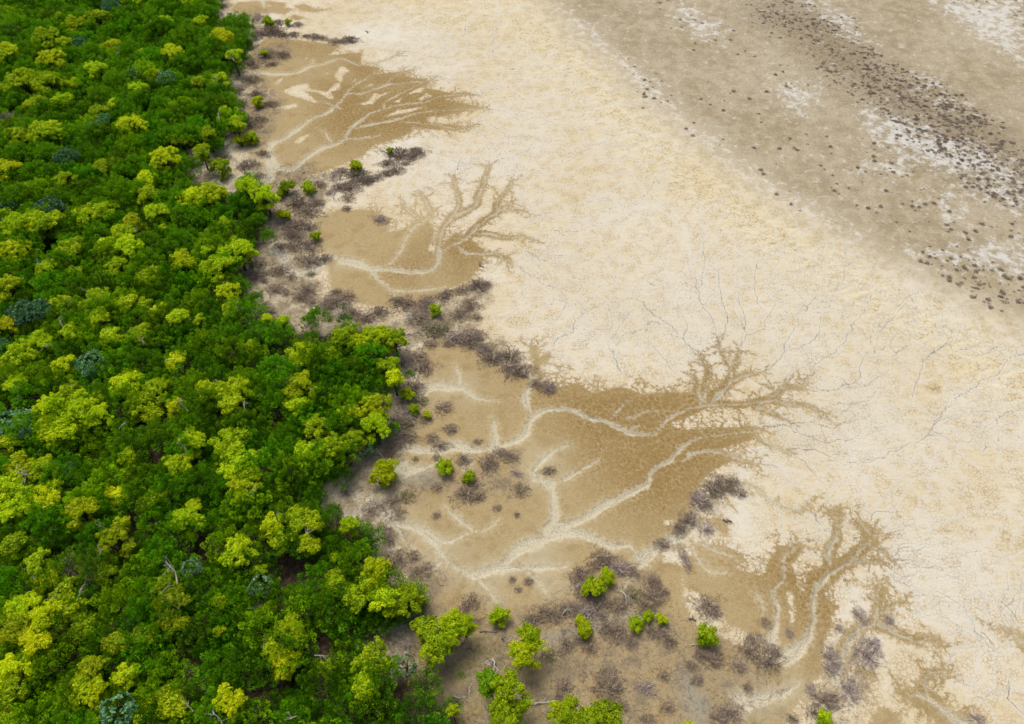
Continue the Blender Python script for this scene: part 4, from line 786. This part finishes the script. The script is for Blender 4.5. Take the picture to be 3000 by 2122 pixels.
SHRUB = BX('1 1800,370,120,90 1905,370,90,70 1830,430,80,40 1690,430,130,60 1700,540,110,50 1600,600,80,80 1720,630,90,50 1810,700,110,60 1630,690,80,60 1690,830,150,70 1760,800,90,40 1590,880,100,50 1500,40,70,40 2000,165,70,50 1870,150,80,60 1830,215,170,50 1500,1050,120,60 1680,1110,150,60 1770,1030,100,40 1740,1180,80,40 2010,1370,200,90 2080,1430,150,80 1980,1520,160,70 2080,1530,120,60 1960,1585,130,60 2250,1180,80,80,l 1640,1120,70,70 2150,1240,90,50'
 '|2 100,1180,170,90 60,1260,150,80 160,1210,100,70 400,1045,200,60 310,1095,110,50 490,1010,90,40 40,1330,90,60 60,265,110,35 270,1475,120,50,l 30,1400,60,50 2,1150,80,60 |4 1740,160,100,80 1720,240,110,80 1880,200,140,80 1960,240,60,50 2060,330,120,90 2080,130,160,70 2090,215,60,40,g 1980,30,150,50 1800,470,100,70 2240,400,130,90 2260,340,90,50 1740,20,100,50 1880,30,90,50 2190,110,110,60'
 '|5 40,380,120,90 20,440,110,60,g 430,430,150,100 520,520,150,90 680,370,100,60 940,300,130,80 870,430,130,90 640,600,190,90,g 160,520,140,70 260,470,140,60 380,400,120,60 860,650,180,110 960,720,120,70 1020,790,170,60 1140,770,160,90 1180,880,170,70 1120,850,110,60 690,1120,120,80 560,850,140,110 520,780,110,90 540,1080,100,70,g 730,1260,100,70 610,1320,100,70 670,1370,110,50 920,1345,80,40 430,1240,120,80,g 460,1310,140,70 400,1350,120,70 1130,1450,150,90 1000,1490,140,110 1060,1420,100,60 820,1470,110,80 330,1430,120,70 500,1460,50,40,g 640,1450,60,45,g 800,490,120,70 910,510,80,50 1400,1540,110,50 1180,1560,90,40,l 560,1190,110,70 1400,990,90,80,l 600,690,90,60 720,690,100,50'
 '|8 200,180,130,100 390,200,90,80 640,30,80,60 850,70,200,90 920,100,110,60 1210,50,120,90 640,215,70,45 1050,170,70,45 1180,215,50,40 300,320,110,120 310,390,90,80 380,520,140,120 480,490,90,70 560,590,120,100 490,610,100,80 880,800,130,100 820,850,90,60 1150,650,60,50 1260,660,80,50 1190,720,60,40 1370,880,170,110 1450,900,120,80 1590,640,110,100 1620,720,130,110 1560,850,140,100 1720,830,160,100 1850,830,150,90 2100,770,180,120 2050,840,140,80 1960,760,120,90,g 1760,510,170,100 1870,590,80,50 1700,560,100,60 1850,1010,160,130 1780,980,110,90 2150,1010,130,90 2210,1070,110,80 2080,1000,100,80 1510,1100,110,120 1670,1110,110,90 1590,1060,90,70 1950,1080,90,80 1400,1160,110,80,g 1790,1380,200,190 1500,1370,120,100 2050,1380,120,80,l 2200,1510,100,70 2060,1590,120,60 1900,1510,80,60 2170,1300,90,60 1290,930,110,80 530,730,70,70 1460,1440,80,60 30,60,70,70 440,90,110,80,g 330,130,140,60 900,930,100,60'
 '|9 170,830,170,120 220,870,90,70 450,1130,140,110 570,1200,170,130 490,1050,120,80 600,1130,110,80 560,940,80,60 100,1330,100,60 330,1540,150,110 250,1580,140,80 200,1190,180,90 110,1150,100,70 1200,890,90,100,l 1240,1150,160,160,l 1290,1090,90,90,l 1000,1180,110,130,l 990,1250,90,70,l 1130,1400,120,140,l 970,1470,180,90 880,1540,110,70 740,1590,100,50 860,1390,70,80,l 1990,1590,110,60,l 1390,920,80,60,l 160,150,90,80 90,90,80,80,l 390,70,80,60 330,60,60,50 160,310,110,80,l 20,520,60,140,l 720,1010,70,60,l 1060,980,60,50,l 440,1380,80,50 380,1240,110,70 60,1230,90,60')
STRIPS = ['F 940,690 1000,660 1090,640', 'F 1010,745 1080,790 1150,830 1225,872', 'F 700,470 760,420 850,400 940,345', 'F 600,470 650,520 700,560', 'F 1280,1300 1350,1265 1420,1290 1490,1330', 'F 1160,1400 1260,1370 1350,1385', 'F 560,600 610,650 700,680 790,705', 'F 885,790 925,870 905,950 880,1000', 'F 575,74 657,82 727,88 790,95', 'F 1470,1235 1540,1165 1590,1105 1640,1085']
rs = np.random.default_rng(77)
for st in STRIPS:
    q = smoothpath(PL(st), 1.7, .6, 5)
    for (x_, y_) in q[1:]:
        a_, b_ = proj(x_, y_, .25); w_ = rs.uniform(1.2, 2.8) / mpp(float(b_)); SHRUB.append((float(a_), float(b_), w_, w_ * rs.uniform(.5, .8), 'l' if rs.random() < .2 else ''))
SH = [twigs(900 + k, 1.3, .9, 340, M_TWIG, .027, 14) for k in range(6)]
SHG = [make_dark(960 + k, 1.2) for k in range(2)]
def region(px, py):
    return [['along the top scrub by the forest', 'on the upper sand', 'on the upper flat'], ['on the upper scrub margin', 'on the scrub spit between the upper fans', 'on the pale flat'],
            ['in the middle bay by the forest', 'on the middle scrub ridge', 'on the wide pale flat'], ['at the foot of the middle forest', 'on the central brown mud', 'by the arched channel at right'],
            ['by the lower forest edge', 'on the lower centre scrub', 'on the lower right brown mud'], ['near the bottom centre trees', 'on the bottom centre scrub', 'along the gullies at bottom right']][int(np.clip(py / 2122 * 6, 0, 5))][0 if px < 1150 else 1 if px < 2000 else 2]
sc_cells = {}
for (px, py, w, h, tag) in SHRUB:
    x, y = unproj(px, py, .25); R = .5 * w * mpp(py) * 1.05; Ry = max(.5 * h * mpp(py) * 1.15, R * .55); sc = (R / 1.3, Ry / 1.3 * 1.15, .5 * (R + Ry) / 1.3 * .9)
    kind = {'l': 'pale grey', 'g': 'green-tinged'}.get(tag, 'dark grey-brown'); k = rr.uniform(.95, 1.25)
    col = {'l': (1.5, 1.45, 1.48, 1), 'g': (.9, 1.0, .6, 1)}.get(tag, (k, k * .92, k * .80, 1))
    o = single('dry_shrub', SH[int(rr.integers(6))], (float(x), float(y), float(gz(x, y)) - .03), rr.uniform(-.5, .5), sc, '', 'shrub', 'dry twiggy shrubs along the mangrove margin', col)
    size = 'small' if R < 1.0 else 'big' if R > 1.9 else 'mid-sized'; sc_cells.setdefault((region(px, py), kind, size), []).append((px, o))
for (rg, kind, size), it in sc_cells.items():
    ordlabels(it, lambda w, n: f'{w} {size} {kind} twiggy shrub {rg}'.strip())
# bare snags and fallen wood on the ground
STAND = [('5 450,545', 2.6, .5, 'two-stemmed white dead snag left of the round lime tree'), ('5 425,735', 1.8, .8, 'white dead snag leaning off the middle forest edge'), ('5 285,1470', 2.0, .5, 'slender bare snag above the large spreading lime tree'), ('5 515,1195', 1.4, 1.0, 'low white snag under the leaning lime stem'),
 ('1 1720,185', 1.9, .7, 'white forked snag left of the small lime bush near the top'), ('8 1015,1180', 4.2, .6, 'tall white branching snag at the bottom centre'), ('8 1075,1050', 3.6, .5, 'dark brown dead tree under the lime crown at bottom centre'), ('8 1480,900', 1.8, .9, 'forked pale snag on scrub left of the dead-branched clump'),
 ('4 2060,590', 2.6, 1.4, 'white spreading snag at the forest edge below the sandy pocket'), ('1 1600,1130', 1.8, .2, 'thin upright pale snag right of the lone round lime tree'), ('1 2285,1200', 1.9, .3, 'thin pale snag at the root of the upper scrub spit'), ('8 1590,690', 2.4, 1.0, 'white dead snag left of the lime clump on scrub'), ('8 1860,720', 2.6, 1.5, 'white dead snag reaching right of the lime clump on scrub'),
 ('8 1790,600', 1.8, .7, 'white dead snag behind the lime clump on scrub'), ('8 860,1440', 2.6, 1.3, 'white fallen crown of branches below the bottom centre snags'), ('8 530,1610', 1.6, .9, 'small white snag at the bottom edge over dark crowns'), ('9 90,1080', 1.3, 1.2, 'small pale snag left of the compact lime tree'), ('1 1560,1420', 1.0, 1.0, 'short pale snag below the lone edge crown'), ('1 2240,1330', 2.2, 1.3, 'pale forked snag in the upper grey scrub'), ('8 1470,1000', .9, 1.0, 'short dark snag on bottom centre scrub')]
for i, (s, L, lean, lab) in enumerate(STAND):
    p = PL(s)[0]; x, y = unproj(*p); o = single('dead_snag', snag_mesh(1200 + i, L, lean, M_PALE if 'dark' not in lab else M_TWIG, .06 + .012 * L, 3, .02), (float(x), float(y), float(gz(x, y)) - .03), 0, 1, lab, 'snag')
LOGS = [('8 1275,1490', '8 1470,1470', .13, 'long pale fallen log at the bottom centre'), ('8 930,1005', '8 1040,1010', .09, 'fallen log left of the dark dead tree'), ('8 270,960', '8 350,1030', .07, 'fallen bough on green ground by the lower forest edge'), ('8 350,985', '8 435,990', .05, 'thin fallen pole right of the fallen bough'), ('8 750,1440', '8 845,1445', .08, 'fallen pale log left of the white fallen crown'),
 ('8 955,1490', '8 985,1610', .06, 'thin pole lying towards the bottom edge'), ('5 425,635', '5 520,620', .07, 'fallen trunk on scrub right of the middle forest edge'), ('5 430,650', '5 540,595', .06, 'second fallen trunk crossing scrub under the round lime tree'), ('8 810,1100', '8 850,1020', .06, 'dark fallen bough right of the lime cluster, bottom centre'), ('8 840,1110', '8 900,1140', .06, 'fallen bough below the dark one, bottom centre'),
 ('7 1860,790', '7 1930,780', .06, 'short fallen pole in the lower forest clearing'), ('1 2280,1250', '1 2230,1330', .05, 'thin fallen pole at the upper scrub spit'), ('2 165,210', '2 180,225', .09, 'dark driftwood stump alone on the upper pale flat'), ('9 270,250', '9 330,270', .12, 'dark driftwood piece on white mud by the arched channel'), ('5 925,155', '5 960,180', .10, 'dark driftwood piece on pale mud right of the second fan'), ('8 1010,1230', '8 930,1195', .07, 'pale broken bough under the tall white snag'),
 ('9 40,920', '9 90,930', .12, 'dark driftwood branch at the left of the compact lime tree'), ('5 95,15', '5 150,30', .06, 'fallen pale branch left of the second fan')]
for i, (a, b, rad, lab) in enumerate(LOGS):
    (x0, y0), (x1, y1) = unproj(*PL(a)[0]), unproj(*PL(b)[0]); r = np.random.default_rng(i); n = 5; pts = [np.array([x0 + (x1 - x0) * t, y0 + (y1 - y0) * t, 0]) + (r.normal(0, .08, 3) * [1, 1, 0] if 0 < t < 1 else 0) for t in np.linspace(0, 1, n)]
    c = pts[0].copy(); zb = float(gz(x0, y0)); segs = [(pts[k] - c + [0, 0, rad * .8], pts[k + 1] - c + [0, 0, rad * .8], rad * (1 - .12 * k), rad * (1 - .12 * (k + 1))) for k in range(n - 1)]
    for k in (1, 2, 3):
        d = np.array([r.normal(), r.normal(), abs(r.normal()) * .4]); segs.append((pts[k] - c + [0, 0, rad], pts[k] - c + d * .35 + [0, 0, rad], rad * .5, rad * .2))
    Vv, Ff = tubes(segs, 7); single('driftwood' if 'driftwood' in lab else 'fallen_log', new_mesh('log', Vv, Ff, None, M_TWIG if 'dark' in lab else M_PALE, True), (float(x0), float(y0), zb), 0, 1, lab, 'log', None, (.8, .78, .75, 1) if 'dark' not in lab else (.6, .6, .6, 1))
# ------------------------------------------------------------------ low saltbush tufts on the pan
TF = [('F 1680,5 1760,-10 1840,30 1850,60 1790,70 1690,50', 120, 'in the cluster at the top of the salt pan'), ('F 1790,45 1900,50 1910,90 1960,130 1940,215 1870,175 1830,140', 190, 'at the head of the dark diagonal belt'), ('F 1930,120 2120,215 2200,265 2120,340 2040,310 1960,215', 480, 'in the middle of the dark diagonal belt'), ('F 2110,220 2200,265 2290,340 2310,400 2310,470 2200,410 2110,340', 430, 'at the right end of the dark diagonal belt'),
 ('F 1400,140 1430,150 1490,225 1460,230', 30, 'in the small chain at the edge of the salt pan'), ('F 1560,160 1700,220 1720,270 1580,260', 16, 'scattered on the salt pan above the belt corner'), ('F 1700,150 1800,150 1790,200 1710,200', 18, 'in the loose group left of the belt'), ('F 1460,250 1700,330 1800,470 1620,340', 16, 'scattered along the cream edge of the pan'), ('F 1740,300 2000,320 2100,420 2200,560 1900,460', 80, 'sprinkled over the white crust below the belt'),
 ('F 2080,570 2150,580 2290,640 2310,690 2200,670 2120,610', 130, 'in the dense patch at the right border'), ('F 2150,400 2296,480 2296,560 2200,500', 24, 'between the belt and the right border patch'), ('F 2150,0 2296,0 2296,60', 14, 'in the top right corner'), ('F 1480,0 1640,10 1700,140 1560,100', 22, 'scattered at the top of the salt pan')]
TM = [twigs(1500 + k, .5, .30, 190, M_TWIG, .018, 9, .85) for k in range(4)]
tl = []; r3 = np.random.default_rng(21)
for s, n, where in TF:
    p = PL(s); k = 0; lo = p.min(0) - 30; hi = p.max(0) + 30
    while k < n:
        q = r3.uniform(lo, hi)
        if sdpoly(p, np.array([q[0]]), np.array([q[1]]))[0] < r3.uniform(-34, 3): continue
        k += 1; x, y = unproj(*q); size = min(r3.gamma(4, .25), 1.45) * .5; tl.append((float(x), float(y), size, where, size / mpp(q[1])))
tl.sort(key=lambda t: -t[4])
for (x, y, s, where, _) in tl[:300]:
    k = r3.uniform(1.15, 1.6); s = max(.25, s)
    single('saltbush_tuft', TM[int(r3.integers(4))], (x, y, float(gz(x, y)) - .03), r3.uniform(0, 6.28), (s * 1.25, s * 1.1, s), f'low dark saltbush tuft {where}', 'tuft', f'saltbush tufts {where}', (k, k * .95, k * .86, 1))
# the rest, too many to pick out
Vs = []; Fs = []; n0 = 0
for i, (x, y, s, _, _) in enumerate(tl[300:]):
    me = TM[i % 4]; co = np.empty(len(me.vertices) * 3, np.float32); me.vertices.foreach_get('co', co); co = co.reshape(-1, 3); fi = np.empty(len(me.loops), np.int32); me.loops.foreach_get('vertex_index', fi); fi = fi.reshape(-1, 4)
    keep = fi[::2]; Vs.append(co * s * [1.25, 1.1, 1] + [x, y, float(gz(x, y)) - .03]); Fs.append(keep + n0); n0 += len(co)
o = link(bpy.data.objects.new('saltbush_carpet', new_mesh('saltbush_carpet', np.concatenate(Vs), np.concatenate(Fs), None, M_TWIG))); o.color = (1.35, 1.26, 1.12, 1)
o['kind'] = 'stuff'; o['label'] = 'smaller dark saltbush tufts peppering the salt pan'
# fallen twigs and leaf flakes in the scrub margin
w_ = litter * (forest < 0); cellA = np.abs(np.gradient(GX, axis=1) * np.gradient(GY, axis=0)); pr = (np.clip(w_ - .25, 0, 1) * cellA).ravel(); pr /= pr.sum()
n = 26000; ii = r3.choice(len(pr), n, p=pr); b = np.stack([GX.ravel()[ii] + r3.normal(0, .25, n), GY.ravel()[ii] + r3.normal(0, .25, n), GZ.ravel()[ii] + .02], 1)
d = rand_dirs(r3, n); d[:, 2] = np.abs(d[:, 2]) * .6; L = r3.uniform(.2, .9, n)[:, None]; s_ = np.cross(d, rand_dirs(r3, n)); s_ /= np.linalg.norm(s_, axis=1, keepdims=True); t = .018
Vv = np.stack([b - s_ * t, b + s_ * t, b + d * L + s_ * t * .6, b + d * L - s_ * t * .6], 1).reshape(-1, 3)
o = link(bpy.data.objects.new('twig_litter', new_mesh('twig_litter', Vv, np.arange(4 * n).reshape(-1, 4), None, M_TWIG))); o.color = (1.05, .98, .88, 1); o['kind'] = 'stuff'; o['label'] = 'fallen grey twigs littering the scrub margin'
